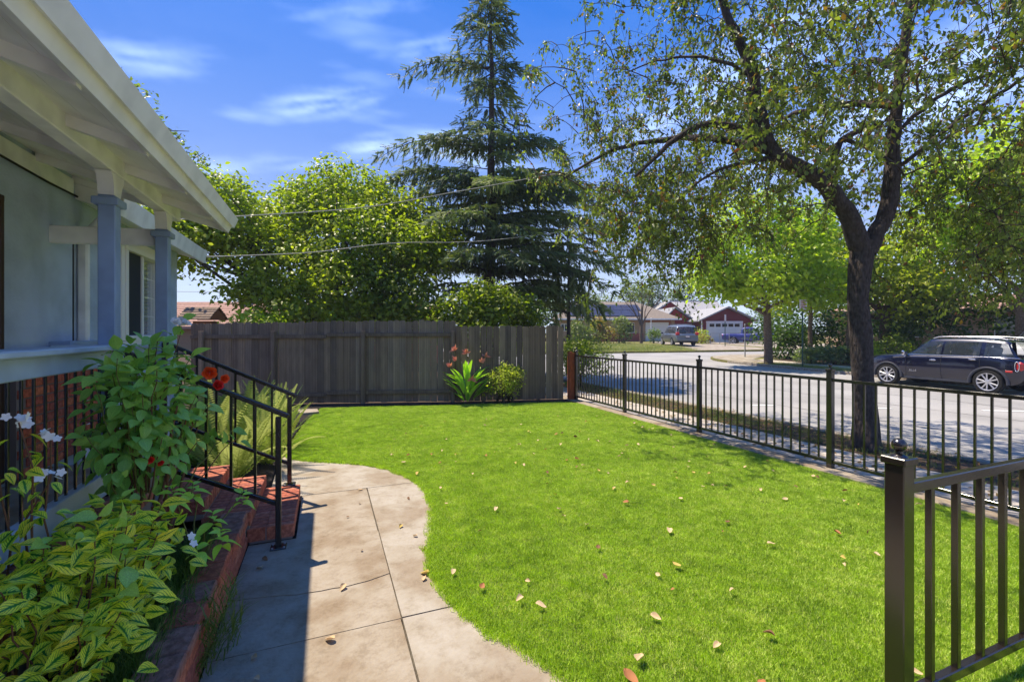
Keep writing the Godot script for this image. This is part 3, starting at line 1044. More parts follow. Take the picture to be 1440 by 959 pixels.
func front_steps() -> void:
	var steps := thing("brick_steps", "red brick steps rising from the concrete path to the porch", "steps", Vector3(-0.53, 0, -4.54))
	var base := [[-0.23, -0.53, 0.12], [-0.53, -0.83, 0.25], [-0.83, -1.18, 0.38]]
	for i in 3:
		var x0: float = base[i][0]
		var x1: float = base[i][1]
		var top: float = base[i][2]
		var o := steps.position
		bx("mortar", Vector3((x0 - 0.012 - 1.25) * 0.5, top * 0.5 - 0.006, -4.54) - o, Vector3(x0 - 0.012 + 1.25, top - 0.012, 1.0), M.mortar, steps)
		var z := -4.035
		while z > -5.04:
			for half in 2:
				var l := 0.196 if half == 0 else 0.13
				var xc := x0 - (0.099 if half == 0 else 0.265)
				bx("brick", Vector3(xc, top - 0.053 + rnd(-0.002, 0.002), z - 0.034) - o, Vector3(l, 0.106, 0.062), M["brick_%d" % rng.randi_range(0, 3)], steps, 0.005)
			z -= 0.0722
	# the low wall of the flower bed beside the path
	var bed := thing("planter_wall", "low red painted brick wall holding the flower bed beside the path", "wall", Vector3(-0.6, 0, -1.5))
	bx("mortar", Vector3(0, 0.112, -0.0), Vector3(0.085, 0.225, 4.98), M.mortar, bed)
	for row in 3:
		var z := 2.48 - (0.0 if row % 2 == 0 else 0.105)
		while z > -2.4:
			bx("brick", Vector3(0, 0.039 + row * 0.076, z - 0.1), Vector3(0.102, 0.071, 0.203), M["brick_%d" % rng.randi_range(0, 3)], bed, 0.007, Basis(Vector3.UP, rnd(-0.012, 0.012)))
			z -= 0.2085
	var z := 2.49
	while z > -2.4:
		bx("cap_brick", Vector3(-0.03 + rnd(-0.006, 0.006), 0.252, z - 0.1), Vector3(0.17, 0.045, 0.203), M.mossy_cap if rng.randf() < 0.6 else M.brick_1, bed, 0.008, Basis(Vector3.UP, rnd(-0.02, 0.02)))
		z -= 0.2085
	var g := G.new()
	g.prism(PackedVector2Array([Vector2(-0.645, 1.0), Vector2(-0.645, -4.02), Vector2(-1.12, -4.02), Vector2(-1.12, 1.0)]), 0.0, 0.19)
	struct("flower_bed_soil", g, M.mulch)
	# two black handrails
	for k in 2:
		var zz := -3.90 if k == 0 else -5.06
		var h := thing("handrail", "black metal handrail nearest the camera, bolted to the path" if k == 0 else "black metal handrail on the far side of the brick steps", "handrail", Vector3(-0.33, 0, zz), 0.0, "handrails of the porch steps")
		var foot := 0.0 if k == 0 else 0.12
		var slope := 0.5
		var x_end := -1.02
		var top := func(x: float) -> float: return 1.0 - (x + 0.28) * slope
		var low := func(x: float) -> float: return 0.33 - (x + 0.33) * slope
		var m: Material = M.black_metal
		g = G.new()
		g.bar(Vector3(0.07, top.call(-0.26), 0), Vector3(x_end, top.call(x_end - 0.33), 0), 0.048, 0.036, 0.006)
		obj("top_rail", g, m, h)
		g = G.new()
		g.bar(Vector3(0.0, low.call(-0.33), 0), Vector3(x_end, low.call(x_end - 0.33), 0), 0.034, 0.03, 0.004)
		obj("bottom_rail", g, m, h)
		var p := bx("post", Vector3(0, (foot + 0.99) * 0.5, 0), Vector3(0.04, 0.99 - foot, 0.04), m, h, 0.003)
		bx("base_plate", Vector3(0, foot + 0.006, 0) - p.position, Vector3(0.11, 0.012, 0.10), m, p, 0.003)
		for q in 4:
			g = G.new()
			g.lathe([Vector2(0.008, 0.0), Vector2(0.008, 0.006), Vector2(0.0, 0.008)], Vector3((q % 2 - 0.5) * 0.08, foot + 0.012, (q / 2 - 0.5) * 0.07) - p.position, 6)
			obj("bolt", g, M.galvanised, p)
		for j in 7:
			var x := -0.155 * (j + 1)
			if x < x_end + 0.03:
				break
			var a: float = low.call(x - 0.33)
			var b: float = top.call(x - 0.33) - 0.01
			bx("baluster", Vector3(x, (a + b) * 0.5, 0), Vector3(0.018, b - a, 0.018), m, h)
		bx("post", Vector3(x_end, (0.38 + top.call(x_end - 0.33)) * 0.5, 0), Vector3(0.04, top.call(x_end - 0.33) - 0.38, 0.04), m, h, 0.003)


# ---------------------------------------------------------------- path, fences, lawn

const EDGE := [[-0.46, -6.79], [-0.32, -6.55], [0.02, -6.27], [0.51, -5.94], [0.757, -5.55], [0.927, -5.12], [0.978, -4.62], [0.942, -4.23], [0.85, -3.84], [0.756, -3.47], [0.706, -3.15], [0.719, -2.86], [0.779, -2.59], [0.867, -2.35], [0.976, -2.13], [1.072, -1.93], [1.232, -1.61]]


func edge() -> PackedVector2Array:   # the curved edge between path and lawn
	var c := Curve2D.new()
	for p: Array in EDGE:
		c.add_point(Vector2(p[0], p[1]))
	for i in range(1, EDGE.size() - 1):
		var t := (c.get_point_position(i + 1) - c.get_point_position(i - 1)) / 6.0
		c.set_point_in(i, -t)
		c.set_point_out(i, t)
	return c.tessellate(3, 3.0)


func garden_path() -> void:
	var e := edge()
	var poly := PackedVector2Array()
	poly.append_array(e)
	poly.append_array([Vector2(1.6, -0.8), Vector2(2.3, 0.2), Vector2(2.6, 2.0), Vector2(-0.545, 2.0), Vector2(-0.545, -4.02), Vector2(-0.215, -4.025), Vector2(-0.215, -5.055), Vector2(-0.52, -5.06), Vector2(-0.55, -6.7)])
	var path := Node3D.new()
	path.name = "path"
	add_child(path)
	path.set_meta("kind", "structure")
	var crack := PackedVector2Array()   # a crack wanders across one slab
	for i in 15:
		var t := i / 14.0
		crack.append(Vector2(lerpf(0.40, -0.6, t), lerpf(-3.20, -3.17, t) + 0.05 * sin(t * 5.0) + rnd(-0.012, 0.012)))
	var a := PackedVector2Array([Vector2(0.40, -3.925), Vector2(-0.6, -3.925)])
	for i in 15:
		a.append(crack[14 - i] + Vector2(0, -0.002))
	var b := PackedVector2Array([Vector2(-0.6, -2.683), Vector2(0.40, -2.683)])
	for i in 15:
		b.append(crack[i] + Vector2(0, 0.002))
	var cuts := [_rect(-0.7, 1.2, -7.0, -5.066), _rect(-0.7, 0.396, -5.040, -3.93), a, b, _rect(0.407, 1.2, -5.040, -2.686), _rect(-0.7, 0.397, -2.677, -1.45), _rect(0.407, 2.0, -2.672, -1.45), _rect(-0.7, 0.397, -1.443, 2.0), _rect(0.407, 2.7, -1.443, 2.0)]
	for i in cuts.size():
		for part in Geometry2D.intersect_polygons(poly, cuts[i]):
			if absf(_area(part)) < 0.02:
				continue
			var g := G.new()
			g.prism(part, -0.05, rnd(-0.004, 0.004))
			obj("slab", g, M.concrete_old if i in [1, 2, 3, 5] else M.concrete, path)
	# the stepping stone by the ferns
	var g := G.new()
	g.prism(PackedVector2Array([Vector2(-0.52, -10.35), Vector2(-0.16, -10.28), Vector2(-0.12, -9.9), Vector2(-0.40, -9.82), Vector2(-0.56, -10.05)]), -0.04, 0.06)
	tag(obj("stepping_stone", g, M.concrete_old), "flat grey stone at the fence end of the lawn beside the ferns", "stone")


func _rect(x0: float, x1: float, z0: float, z1: float) -> PackedVector2Array:
	return PackedVector2Array([Vector2(x0, z0), Vector2(x1, z0), Vector2(x1, z1), Vector2(x0, z1)])


func _area(p: PackedVector2Array) -> float:
	var s := 0.0
	for i in p.size():
		s += p[i].cross(p[(i + 1) % p.size()])
	return s * 0.5


func picket(key: String, w: float, h: float) -> ArrayMesh:
	if not shared.has(key):
		var g := G.new()
		var c := w * 0.5
		g.prism(PackedVector2Array([Vector2(-c, 0), Vector2(c, 0), Vector2(c, h - 0.03), Vector2(c - 0.03, h), Vector2(-c + 0.03, h), Vector2(-c, h - 0.03)]), -0.009, 0.009, Transform3D(Basis(Vector3.RIGHT, Vector3(0, 0, -1), Vector3.UP), Vector3.ZERO))
		shared[key] = g.mesh()
	return shared[key]


func board_fence() -> void:
	var right := Vector3(5.36, 0, -9.83)
	var mid := Vector3(2.80, 0, -10.42)
	var left := Vector3(-2.75, 0, -12.05)
	for side in 2:
		var a := mid if side == 0 else left
		var b := right if side == 0 else mid
		var along := (b - a).normalized()
		var turn := atan2(-along.z, along.x)
		var f := thing("board_fence", "lower grey weathered board fence between the iron fence and the taller boards" if side == 0 else "taller grey weathered board fence with rails behind the lawn and ferns", "fence", a, turn, "board fences behind the lawn")
		var l := (b - a).length()
		var x := 0.07
		while x < l - 0.02:
			var h := (1.745 if side == 0 else lerpf(1.79, 1.87, clampf(x / l * 1.4, 0, 1))) + rnd(-0.012, 0.012)
			var w := 0.137
			var p := put("board", picket("picket%d" % int(h * 100.0), w, h), M["grey_board_%d" % rng.randi_range(0, 7)], f, Transform3D(Basis(Vector3.UP, rnd(-0.02, 0.02)) * Basis(Vector3(0, 0, 1), rnd(-0.004, 0.004)), Vector3(x, 0.03, (0.0 if side == 0 else -0.03) + rnd(-0.004, 0.004))))
			p.position.y += rnd(-0.01, 0.01)
			x += w + (rnd(0.001, 0.004) if rng.randf() < 0.6 else rnd(0.006, 0.014))
		var rz := -0.04 if side == 0 else 0.015
		for y: float in ([0.35, 1.45] if side == 0 else [0.24, 1.55]):
			var n := 1 if side == 0 else 2
			for k in n:
				bx("rail", Vector3(l * (k + 0.5) / n, y + (0.04 * (k - 0.5) if side == 1 else 0.0), rz), Vector3(l / n - 0.01, 0.085, 0.04), M.grey_board_3, f, 0.004)
		for k in (2 if side == 0 else 4):
			var px: float = l * (k + 0.5) / 2.0 if side == 0 else [0.25, 1.75, 3.7, 5.72][k]
			bx("post", Vector3(px, 0.82, rz * 2.6 if side == 0 else 0.05), Vector3(0.09, 1.66, 0.09), M.grey_board_1 if k != 0 else M.grey_board_2, f, 0.005)
	# the new redwood post and board at the street corner
	var p := thing("redwood_post", "orange brown redwood post where the board fence meets the iron fence", "post", Vector3(5.43, 0, -9.74))
	bx("post", Vector3(0, 0.58, 0), Vector3(0.09, 1.16, 0.09), M.redwood, p, 0.005)
	bx("board", Vector3(0.02, 0.57, 0.062), Vector3(0.14, 1.12, 0.02), M.redwood, p, 0.003)


func ball_cap(parent: Node, top: float, w: float, m: Material) -> void:
	var c := bx("post_cap", Vector3(0, top, 0), Vector3(w, 0.03, w), m, parent, 0.004)
	var g := G.new()
	g.lathe([Vector2(w * 0.35, 0.015), Vector2(w * 0.25, 0.022), Vector2(w * 0.15, 0.027), Vector2(w * 0.14, 0.037)], Vector3.ZERO, 16)
	var prof := []
	for i in 13:
		var a := -1.25 + (PI * 0.5 + 1.25) * i / 12.0
		prof.append(Vector2(cos(a) * w * 0.29, 0.037 + w * 0.275 + sin(a) * w * 0.29))
	g.lathe(prof, Vector3.ZERO, 20)
	obj("ball", g, m, c)


func iron_fence() -> void:
	var m: Material = M.black_metal
	var f := thing("iron_fence", "long black iron fence with ball topped posts between the lawn and the pavement", "fence", Vector3(5.55, 0, 0.0))
	var posts := [-9.64, -7.72, -5.73, -3.66, -1.62, 0.42, 2.46]
	for i in posts.size():
		var p := bx("post", Vector3(0, 0.59, posts[i]), Vector3(0.064, 1.15, 0.064), m, f, 0.004)
		ball_cap(p, 0.59, 0.078, m)
		if i + 1 < posts.size():
			var a: float = posts[i]
			var b: float = posts[i + 1]
			bx("top_rail", Vector3(0, 1.065, (a + b) * 0.5), Vector3(0.036, 0.036, b - a - 0.066), m, f, 0.003)
			bx("bottom_rail", Vector3(0, 0.10, (a + b) * 0.5), Vector3(0.036, 0.034, b - a - 0.066), m, f, 0.003)
			var n := 16
			for k in n:
				bx("picket", Vector3(0, 0.58, a + 0.02 + (b - a - 0.04) * (k + 1.0) / (n + 1.0)), Vector3(0.018, 0.93, 0.018), m, f)
	var s := thing("iron_fence_section", "black iron fence section in the right foreground with a square ball topped post", "fence", Vector3(2.19, 0, -1.165))
	var p := bx("post", Vector3(0, 0.56, 0), Vector3(0.072, 1.09, 0.072), m, s, 0.004)
	ball_cap(p, 0.545, 0.092, m)
	bx("top_rail", Vector3(1.64, 0.985, 0), Vector3(3.20, 0.045, 0.036), m, s, 0.004)
	bx("bottom_rail", Vector3(1.64, 0.12, 0), Vector3(3.20, 0.045, 0.036), m, s, 0.004)
	var x := 0.215
	while x < 3.25:
		bx("picket", Vector3(x, 0.55, 0), Vector3(0.026, 0.84, 0.026), m, s, 0.002)
		x += 0.197


func tuft(n: int, r: float, h: float, w: float, key: String) -> ArrayMesh:
	if shared.has(key):
		return shared[key]
	var g := G.new()
	for i in n:
		var a := rnd(0, TAU)
		var d := Vector3(cos(a), 0, sin(a))
		var p := Vector3(rnd(-r, r), 0, rnd(-r, r))
		var lean := d * rnd(0.1, 0.9) * h
		var b := rnd(0, TAU)
		var s := Vector3(cos(b), 0, sin(b)) * w * 0.5
		var hh := h * rnd(0.6, 1.2)
		var q := p + Vector3.UP * hh * 0.6 + lean * 0.35
		var t := p + Vector3.UP * hh * rnd(0.8, 1.0) + lean
		var m := (s.cross(q - p)).normalized()
		m = (m + Vector3.UP * 0.6).normalized()
		g.tri(p - s, p + s, q + s * 0.8, m, m, m)
		g.tri(p - s, q + s * 0.8, q - s * 0.8, m, m, m)
		g.tri(q - s * 0.8, q + s * 0.8, t, m, m, m)
	shared[key] = g.mesh()
	return shared[key]


func lawn() -> void:
	var e := edge()
	var poly := PackedVector2Array()
	poly.append_array(e)
	poly.append_array([Vector2(1.6, -0.8), Vector2(2.3, 0.2), Vector2(2.6, 2.0), Vector2(5.345, 2.0), Vector2(5.345, -9.25), Vector2(5.05, -9.52), Vector2(2.7, -10.0), Vector2(0.9, -10.48), Vector2(-0.1, -10.65), Vector2(-0.34, -9.4), Vector2(-0.42, -7.6)])
	var g := G.new()
	g.prism(poly, -0.05, 0.004)
	struct("lawn_soil", g, M.turf)
	g = G.new()
	g.prism(PackedVector2Array([Vector2(5.345, -9.2), Vector2(5.345, -9.8), Vector2(2.8, -10.38), Vector2(-2.7, -12.0), Vector2(-2.1, -9.0), Vector2(-0.36, -9.0), Vector2(-0.1, -10.67), Vector2(0.9, -10.5), Vector2(2.7, -10.02), Vector2(5.05, -9.54)]), -0.05, 0.02)
	struct("mulch_bed", g, M.mulch)
	g = G.new()
	g.prism(PackedVector2Array([Vector2(-0.53, -5.08), Vector2(-0.56, -6.72), Vector2(-0.36, -9.0), Vector2(-2.15, -9.0), Vector2(-2.15, -5.2), Vector2(-1.3, -5.08)]), -0.05, 0.03)
	struct("fern_bed_soil", g, M.mulch)
	var xf := []
	var cols := []
	var pal := [Color(0.15, 0.26, 0.022), Color(0.34, 0.51, 0.035), Color(0.53, 0.70, 0.06), Color(0.78, 0.78, 0.26)]
	var far := 0
	while xf.size() < 110000:
		var p := Vector2(rnd(-0.6, 5.4), rnd(-10.8, 1.9))
		var z := p.x * 0.3746 - p.y * 0.9272
		if rng.randf() > clampf(1.25 - absf(z) * 0.07, 0.4, 1.0) * (1.0 if z > 1.4 else 0.35) or not Geometry2D.is_point_in_polygon(p, poly):
			continue
		var t := 0.50 + 0.14 * wob.get_noise_2d(p.x * 45.0, p.y * 45.0) + 0.20 * wob.get_noise_2d(p.x * 260.0 + 50.0, p.y * 260.0)
		xf.append(Transform3D(Basis(Vector3.UP, rnd(0, TAU)).scaled(Vector3(1.0, rnd(0.6, 1.3), 1.0)), Vector3(p.x, -0.002, p.y)))
		cols.append(shade(pal, t + rnd(-0.36, 0.36), 0.2))
	# ragged tufts that lean over the edge of the path
	for i in 2600:
		var k := rng.randi_range(0, e.size() - 2)
		var p := e[k].lerp(e[k + 1], rng.randf())
		var reach := 0.018 + 0.045 * wob.get_noise_2d(p.x * 350.0, p.y * 350.0)
		p += Vector2(rnd(-maxf(reach, 0.0), 0.05), rnd(-0.02, 0.02))
		xf.append(Transform3D(Basis(Vector3.UP, rnd(0, TAU)).scaled(Vector3.ONE * rnd(0.9, 1.35)), Vector3(p.x, -0.002, p.y)))
		cols.append(shade(pal, rnd(0.22, 0.75)))
	var l := scatter("lawn_grass", tuft(34, 0.042, 0.029, 0.0029, "turf"), M.grass, xf, cols)
	tag(l, "bright green mown lawn between the curved path and the iron fence", "lawn")


# ---------------------------------------------------------------- houses across the street and behind the fence

const FACING := -0.384   # the far houses face the camera's side of the street


func hip_roof(w0: float, w1: float, r0: float, r1: float, front: float, mid: float, back: float, eave: float, ridge: float) -> G:
	var g := G.new()
	var a := Vector3(w0, eave, front)
	var b := Vector3(w1, eave, front)
	var c := Vector3(w1, eave, back)
	var d := Vector3(w0, eave, back)
	var e := Vector3(r0, ridge, mid)
	var f := Vector3(r1, ridge, mid)
	g.quad(a, b, f, e, Vector3(0, 1, 1))
	g.quad(c, d, e, f, Vector3(0, 1, -1))
	g.flat(b, c, f, Vector3(1, 1, 0))
	g.flat(a, d, e, Vector3(-1, 1, 0))
	var k := Vector3(0, -0.16, 0)
	g.quad(a, b, b + k, a + k, Vector3(0, 0, 1))
	g.quad(b, c, c + k, b + k, Vector3(1, 0, 0))
	g.quad(c, d, d + k, c + k, Vector3(0, 0, -1))
	g.quad(d, a, a + k, d + k, Vector3(-1, 0, 0))
	g.quad(a + k, b + k, c + k, d + k, Vector3.DOWN)
	return g


# A pitched roof with its ridge along z (gable in front), as two thick slopes.
func gable_roof(x0: float, x1: float, xr: float, front: float, back: float, eave: float, ridge: float) -> G:
	var g := G.new()
	slab_z(g, [Vector2(x0, eave), Vector2(xr, ridge), Vector2(x1, eave), Vector2(x1, eave + 0.14), Vector2(xr, ridge + 0.15), Vector2(x0, eave + 0.14)], front, back)
	return g


func gable_wall(x0: float, x1: float, xr: float, front: float, back: float, eave: float, ridge: float) -> G:
	var g := G.new()
	slab_z(g, [Vector2(x0, 0), Vector2(x1, 0), Vector2(x1, eave), Vector2(xr, ridge), Vector2(x0, eave)], front, back)
	return g


func plain_window(parent: Node, at: Vector3, w: float, h: float) -> void:
	var o := bx("window", at, Vector3(w, h, 0.06), M.white_paint, parent, 0.0)
	for s: float in [-0.25, 0.25]:
		bx("pane", Vector3(w * s, 0, 0.032), Vector3(w * 0.5 - 0.07, h - 0.1, 0.01), M.dark_glass, o)


func far_houses() -> void:
	var g := G.new()
	# the tan house with solar panels
	var h := thing("bungalow", "tan bungalow with solar panels on its brown hipped roof beyond the junction", "house", Vector3(30.02, 0.60, -42.88), FACING)
	g.box(Vector3(-0.1, 1.2, -4.0), Vector3(12.6, 2.4, 8.0))
	obj("wall", g, M.tan_wall, h)
	var roof := obj("roof", hip_roof(-6.85, 6.75, -4.4, 3.0, 0.6, -4.0, -8.6, 2.52, 4.62), M.shingle_2, h)
	bx("gutter", Vector3(-0.05, 2.44, 0.66), Vector3(13.6, 0.14, 0.10), M.white_trim, roof)
	var tilt := atan2(2.1, 4.6)
	for i in 8:
		for j in 2:
			var z := -0.55 - 1.55 * j
			bx("solar_panel", Vector3(-5.15 + i * 1.02 + 0.35 * j, 2.52 + (0.6 - z) * 2.1 / 4.6 + 0.10, z), Vector3(0.99, 0.05, 1.62), M.solar, roof, 0.0, Basis(Vector3.RIGHT, tilt))
	var gd := bx("garage_door", Vector3(4.25, 1.06, 0.03), Vector3(2.55, 2.1, 0.06), M.garage_white, h)
	for k in 4:
		bx("door_panel", Vector3(0, -0.78 + 0.52 * k, 0.035), Vector3(2.5, 0.49, 0.02), M.garage_white, gd, 0.008)
	bx("garage_trim", Vector3(4.25, 2.23, 0.05), Vector3(3.0, 0.24, 0.10), M.brown_trim, h)
	bx("garage_trim", Vector3(5.68, 1.05, 0.05), Vector3(0.30, 2.1, 0.10), M.brown_trim, h)
	plain_window(h, Vector3(-6.0, 1.55, 0.03), 0.7, 0.8)
	plain_window(h, Vector3(-2.4, 1.5, 0.03), 1.8, 1.1)
	plain_window(h, Vector3(0.9, 1.5, 0.03), 1.7, 1.1)
	bx("brick_base", Vector3(-0.9, 0.45, 0.05), Vector3(7.2, 0.9, 0.10), M.wall_brick_3, h)
	# the red house
	h = thing("red_house", "red gabled house with pale grey roofs and a wide garage beyond the junction", "house", Vector3(38.97, 0.50, -37.1), FACING)
	obj("wall", gable_wall(-2.0, 3.3, 0.6, 0.0, -9.0, 2.40, 3.62), M.dark_red_wall, h)
	obj("roof", gable_roof(-2.55, 3.75, 0.6, 0.45, -9.2, 2.25, 3.72), M.grey_shingle_0, h)
	obj("wall", gable_wall(-5.0, -2.05, -3.9, -3.0, -9.0, 2.45, 3.75), M.red_wall, h)
	obj("roof", gable_roof(-5.4, -1.6, -3.9, -2.7, -9.2, 2.35, 3.80), M.grey_shingle_1, h)
	g = G.new()
	slab_z(g, [Vector2(-3.6, 0), Vector2(3.5, 0), Vector2(3.5, 4.3), Vector2(-2.3, 4.9), Vector2(-3.6, 3.9)], -9.3, -16.0)
	obj("wall", g, M.red_wall, h)
	g = G.new()
	g.quad(Vector3(-2.3, 4.95, -9.0), Vector3(3.6, 4.95, -9.0), Vector3(3.6, 3.3, -6.5), Vector3(-1.2, 3.3, -6.5), Vector3(0, 1, 1))
	slab_z(g, [Vector2(-4.0, 3.8), Vector2(-2.3, 4.95), Vector2(3.6, 4.95), Vector2(3.6, 5.1), Vector2(-2.35, 5.1), Vector2(-4.1, 3.95)], -9.0, -16.3)
	obj("roof", g, M.grey_shingle_2, h)
	gd = bx("garage_door", Vector3(0.3, 1.05, 0.03), Vector3(3.5, 2.1, 0.06), M.garage_white, h)
	for k in 3:
		bx("door_panel", Vector3(0, -0.78 + 0.52 * k, 0.035), Vector3(3.44, 0.49, 0.02), M.garage_white, gd, 0.008)
	for k in 5:
		bx("pane", Vector3(-1.34 + 0.67 * k, 0.80, 0.035), Vector3(0.50, 0.32, 0.02), M.dark_glass, gd)
	for k in 3:
		bx("trim_board", [Vector3(-1.55, 1.05, 0.04), Vector3(2.15, 1.05, 0.04), Vector3(0.3, 2.2, 0.04)][k], [Vector3(0.14, 2.1, 0.07), Vector3(0.14, 2.1, 0.07), Vector3(3.9, 0.18, 0.07)][k], M.sign_white, h)
	for k in 12:
		bx("wall_board", Vector3(-4.88 + 0.25 * k, 1.2, -2.985), Vector3(0.03, 2.4, 0.03), M.red_wall, h)
	bx("downpipe", Vector3(-2.15, 1.2, 0.1), Vector3(0.1, 2.3, 0.08), M.white_paint, h)
	# the long roof behind the fence on the left
	h = thing("neighbour_house", "low house with a wide terracotta roof seen over the left end of the board fence", "house", Vector3(-6.73, 0.25, -35.08), FACING)
	g = G.new()
	g.box(Vector3(0, 0.9, -4.0), Vector3(15.0, 1.8, 7.0))
	obj("wall", g, M.tan_wall, h)
	roof = obj("roof", hip_roof(-8.2, 8.2, -7.0, 7.0, 0.2, -4.2, -8.4, 1.75, 3.55), M.orange_tile_0, h)
	var rise := 1.8 / 4.4
	for k in 11:   # courses of tiles
		bx("tile_course", Vector3(0, 1.80 + (0.1 - (-0.35 - 0.38 * k)) * rise, -0.2 - 0.38 * k), Vector3(15.6 - 0.2 * k, 0.03, 0.39), M["orange_tile_%d" % (k % 3)], roof, 0.0, Basis(Vector3.RIGHT, atan(rise) - 0.06))
	bx("chimney", Vector3(0.0, 3.45, -3.6), Vector3(0.75, 1.0, 0.6), M.tan_wall, h, 0.03)
	bx("chimney_cap", Vector3(0.0, 3.99, -3.6), Vector3(0.55, 0.10, 0.45), M.galvanised, h, 0.02)
	g = G.new()
	g.tube([Vector3(1.15, 3.2, -4.0), Vector3(1.15, 3.95, -4.0)], [0.07, 0.07], 8)
	obj("vent_pipe", g, M.black_cord, h)
	# the red shed half hidden by the broad tree
	h = thing("shed", "red brown garden building half hidden under the broad tree behind the fence", "shed", Vector3(2.07, 0.1, -20.73), FACING)
	g = G.new()
	g.box(Vector3(0.1, 1.25, -1.5), Vector3(4.2, 2.5, 3.0))
	obj("wall", g, M.wall_brick_1, h)
	g = G.new()
	g.box(Vector3(0.1, 2.62, -1.4), Vector3(4.9, 0.16, 3.8), 0.02, Basis(Vector3.RIGHT, 0.10))
	obj("roof", g, M.brown_trim, h)
	plain_window(h, Vector3(0.9, 1.75, 0.03), 1.4, 0.7)
	bx("corner_post", Vector3(-1.95, 1.3, 0.06), Vector3(0.22, 2.6, 0.2), M.tan_wall, h, 0.01)
	for k in 8:
		bx("siding_board", Vector3(0.1, 0.3 + 0.28 * k, 0.012), Vector3(4.18, 0.26, 0.02), M["wall_brick_%d" % (k % 4)], h, 0.004)
	# the house behind the hedge across the street
	h = thing("hedged_house", "house with a dull red roof mostly hidden by trees across the street", "house", Vector3(36.0, 0.2, -15.5), -0.9)
	g = G.new()
	g.box(Vector3(0, 1.5, -4.0), Vector3(13.0, 3.0, 8.0))
	obj("wall", g, M.tan_wall, h)
	obj("roof", hip_roof(-7.2, 7.2, -3.5, 3.5, 0.7, -4.0, -8.7, 2.8, 3.9), M.orange_tile_2, h)
	plain_window(h, Vector3(-3.0, 1.7, 0.03), 1.8, 1.2)
	plain_window(h, Vector3(2.0, 1.7, 0.03), 1.8, 1.2)


# ---------------------------------------------------------------- trees

const SPRING := [Color(0.13, 0.19, 0.018), Color(0.27, 0.34, 0.028), Color(0.44, 0.50, 0.04), Color(0.62, 0.63, 0.07)]
const LIME := [Color(0.22, 0.33, 0.03), Color(0.40, 0.53, 0.045), Color(0.57, 0.67, 0.06), Color(0.72, 0.74, 0.11)]
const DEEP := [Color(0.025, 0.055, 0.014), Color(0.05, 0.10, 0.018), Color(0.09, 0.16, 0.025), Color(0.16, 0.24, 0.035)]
const OLIVE := [Color(0.07, 0.10, 0.03), Color(0.14, 0.19, 0.055), Color(0.23, 0.28, 0.08), Color(0.34, 0.37, 0.14)]


# A tree of a trunk, limbs to each part of its crown, and leaves; blobs are in world metres.
func tree(called: String, label: String, base: Vector3, fork: Vector3, r: float, blobs: Array, leaf: Mesh, mat: Material, pal: Array, per: int, spread: float, size: float, group := "", bark := "bark", hang := 0.3) -> Node3D:
	var t := thing(called, label, "tree", base, 0.0, group)
	var g := G.new()
	g.tube(bend(Vector3(0, -0.1, 0), fork - base, 0.0, 5, 0.03), taper(r * 1.25, r * 0.8, 6), 9)
	obj("trunk", g, M[bark], t)
	var moved := []
	for b: Array in blobs:
		g = G.new()
		var a: Vector3 = (fork - base) * rnd(0.72, 1.0)
		g.tube(bend(a, b[0] - base, -0.15 * (b[0] - fork).length() * 0.4, 6, 0.08), taper(r * 0.5, r * 0.1, 7), 6)
		for k in 4:
			var e: Vector3 = b[0] - base + rv(0.5) * b[1]
			g.tube(bend((b[0] - base).lerp(a, rnd(0.1, 0.5)), e, 0.1, 4, 0.08), taper(r * 0.16, r * 0.04, 5), 5)
		obj("limb", g, M[bark], t)
		moved.append([b[0] - base, b[1], b[2]])
	crown(t, moved, leaf, mat, pal, per, spread, size, "crown", hang)
	return t


func B(x: float, y: float, z: float, rx: float, ry: float, n: int) -> Array:
	return [Vector3(x, y, z), Vector3(rx, ry, rx), n]


